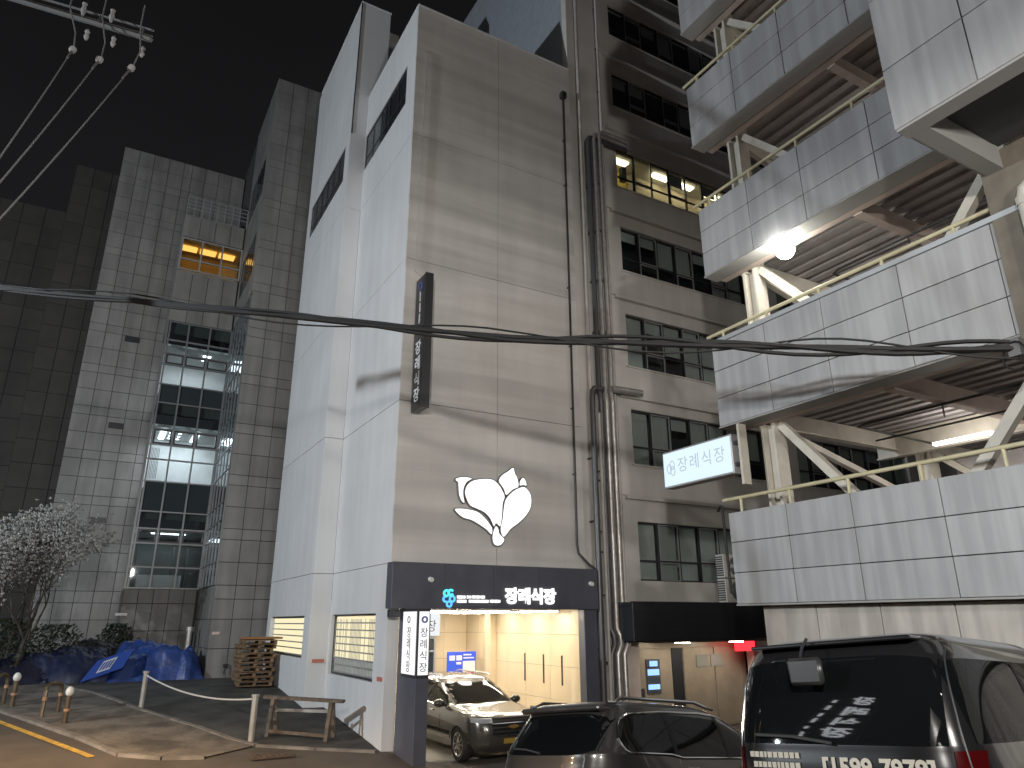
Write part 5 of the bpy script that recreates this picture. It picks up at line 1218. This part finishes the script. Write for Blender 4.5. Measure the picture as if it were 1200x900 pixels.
for (ix, iy), (tx_, ty_), (jx, jy) in (((84, 60), (-40, 240), (82, 8)), ((115, 72), (-40, 260), (120, 20)), ((152, 82), (-40, 300), (165, 30))):
    p = at(ix, iy, 9.2); q_ = at(tx_, ty_, 5.6); dd = (p-q_).normalized()
    tube('insulator', [p, p+dd*.07, p+dd*.085, p+dd*.16, p+dd*.175, p+dd*.25], [.02, .055, .03, .055, .03, .012], POR, arm, 10)
    bar('clamp', p-dd*.5, p, .025, .025, UST, arm)
    tube('power_line', [p.lerp(q_, t)-Vector((0, 0, .12*4*t*(1-t)*.5)) for t in np.linspace(0, 1, 14)], .010, UST, arm, 6)
    j = at(jx, jy, 9.7); tube('jumper', [p+dd*.25, p.lerp(j, .5)+Vector((.08, 0, -.06)), j, j+Vector((0, 0, .45))], .012, UST, arm, 6)
for qx, qy in ((102, 40), (133, 48), (167, 60)):
    p = at(qx, qy, 10); tube('insulator', [p+Vector((0, 0, .11)), p+Vector((0, 0, .05)), p, p-Vector((0, 0, .06)), p-Vector((0, 0, .13))], [.012, .045, .028, .045, .018], POR, arm, 10)
for qx, qy in ((98, 12), (131, 20)):
    p = at(qx, qy, 10); tube('insulator', [p-Vector((0, 0, .12)), p, p+Vector((0, 0, .09)), p+Vector((0, 0, .15))], [.018, .05, .03, .045], POR, arm, 10)

# ================================================================== street lamps outside the frame, plus one added fill lamp
def street_lamp(x, y, h, dirx, diry, power, col, lab, visor=0, ax=1, spot=False, r=.14):
    z0 = g(x, y); o = thing('street_lamp', (x, y, z0), lab, 'street lamp', 'street lamps')
    tube('pole', [(x, y, z0-.2), (x, y, z0+h*.5), (x, y, z0+h)], [.09, .07, .055], UST, o, 12)
    hx, hy = x+dirx*.9, y+diry*.9
    tube('arm', [(x, y, z0+h-.1), (x+dirx*.4, y+diry*.4, z0+h+.10), (hx-dirx*.25, hy-diry*.25, z0+h+.12)], .035, UST, o, 8)
    box('lamp_housing', hx-.22, hx+.22, hy-.22, hy+.22, z0+h+.10, z0+h+.2, UST, o, .02)
    box('lamp_lens', hx-.16, hx+.16, hy-.16, hy+.16, z0+h+.06, z0+h+.098, emit('lamp_lens_light', (1, .95, .85), 8), o)
    zl = z0+h-.42
    l = point('lamp_light', (hx, hy, zl), power, col, r, o)
    if spot:
        d = bpy.data.lights.new('lamp_light', 'SPOT'); d.energy = power; d.color = col; d.shadow_soft_size = .12; d.spot_size = math.radians(135); d.spot_blend = .5; l.data = d
    if visor:
        # glare shield that keeps the light off the top floors
        bm = bmesh.new(); L = 2.0; zz = zl+L*visor
        bbox(bm, *((hx-3.2, hx+3.2, hy+.3, hy+L) if ax else (hx+.3, hx+L, hy-3.2, hy+3.2)), zz, zz+.02); link('glare_shield', tomesh(bm, UST), o)
    return o
street_lamp(-22.0, 15.0, 9.0, .98, .1, 16500, (.85, .93, 1.0), 'cool white street lamp beside the road far left of the car park', r=.3)
street_lamp(-3.0, -4.0, 5.6, .3, .95, 5600, (1, .95, .89), 'neutral white street lamp with wide glare shield behind the cars', visor=.43, r=.22)
street_lamp(2.5, -9.0, 6.5, .3, .95, 3900, (1, .95, .89), 'added unseen fill lamp on a pole behind the cars', r=.35)  # added fill light, lifts the wall tops that the shielded lamp leaves dark
street_lamp(-4.6, 12.4, 6.5, .5, .6, 8500, (1, .62, .28), 'small amber street lamp beside the yellow road line', spot=True)
# lit vertical sign across the street, mirrored in the van's rear glass
rs = thing('roadside_sign', (-3.8, 6.3, g(-3.8, 6.3)), 'black pole sign with lit white stacked Korean letters across street', 'sign')
tube('pole', [(-3.85, 6.3, g(-3.8, 6.3)-.2), (-3.85, 6.3, 8.6)], .07, UST, rs, 10)
box('board', -3.78, -3.68, 6.0, 7.3, 4.6, 8.7, BLACKF, rs, .01)
for i_, ch in enumerate('장례식장'):
    me = text_me(ch, .62, .006, .02, emit('roadside_letter_light', (.92, .97, 1), 11)); me.transform(Matrix.Translation((-3.67, 6.45, 7.9-i_*.78)) @ Matrix.Rotation(PI/2, 4, 'Z') @ Matrix.Rotation(PI/2, 4, 'X')); link('letter', me, rs)
for i_ in range(6): box('small_line', -3.676, -3.668, 7.0, 7.08, 5.2+i_*.5, 5.2+i_*.5+(.3, .2, .36, .26, .3, .2)[i_], MATS['roadside_letter_light'], rs)
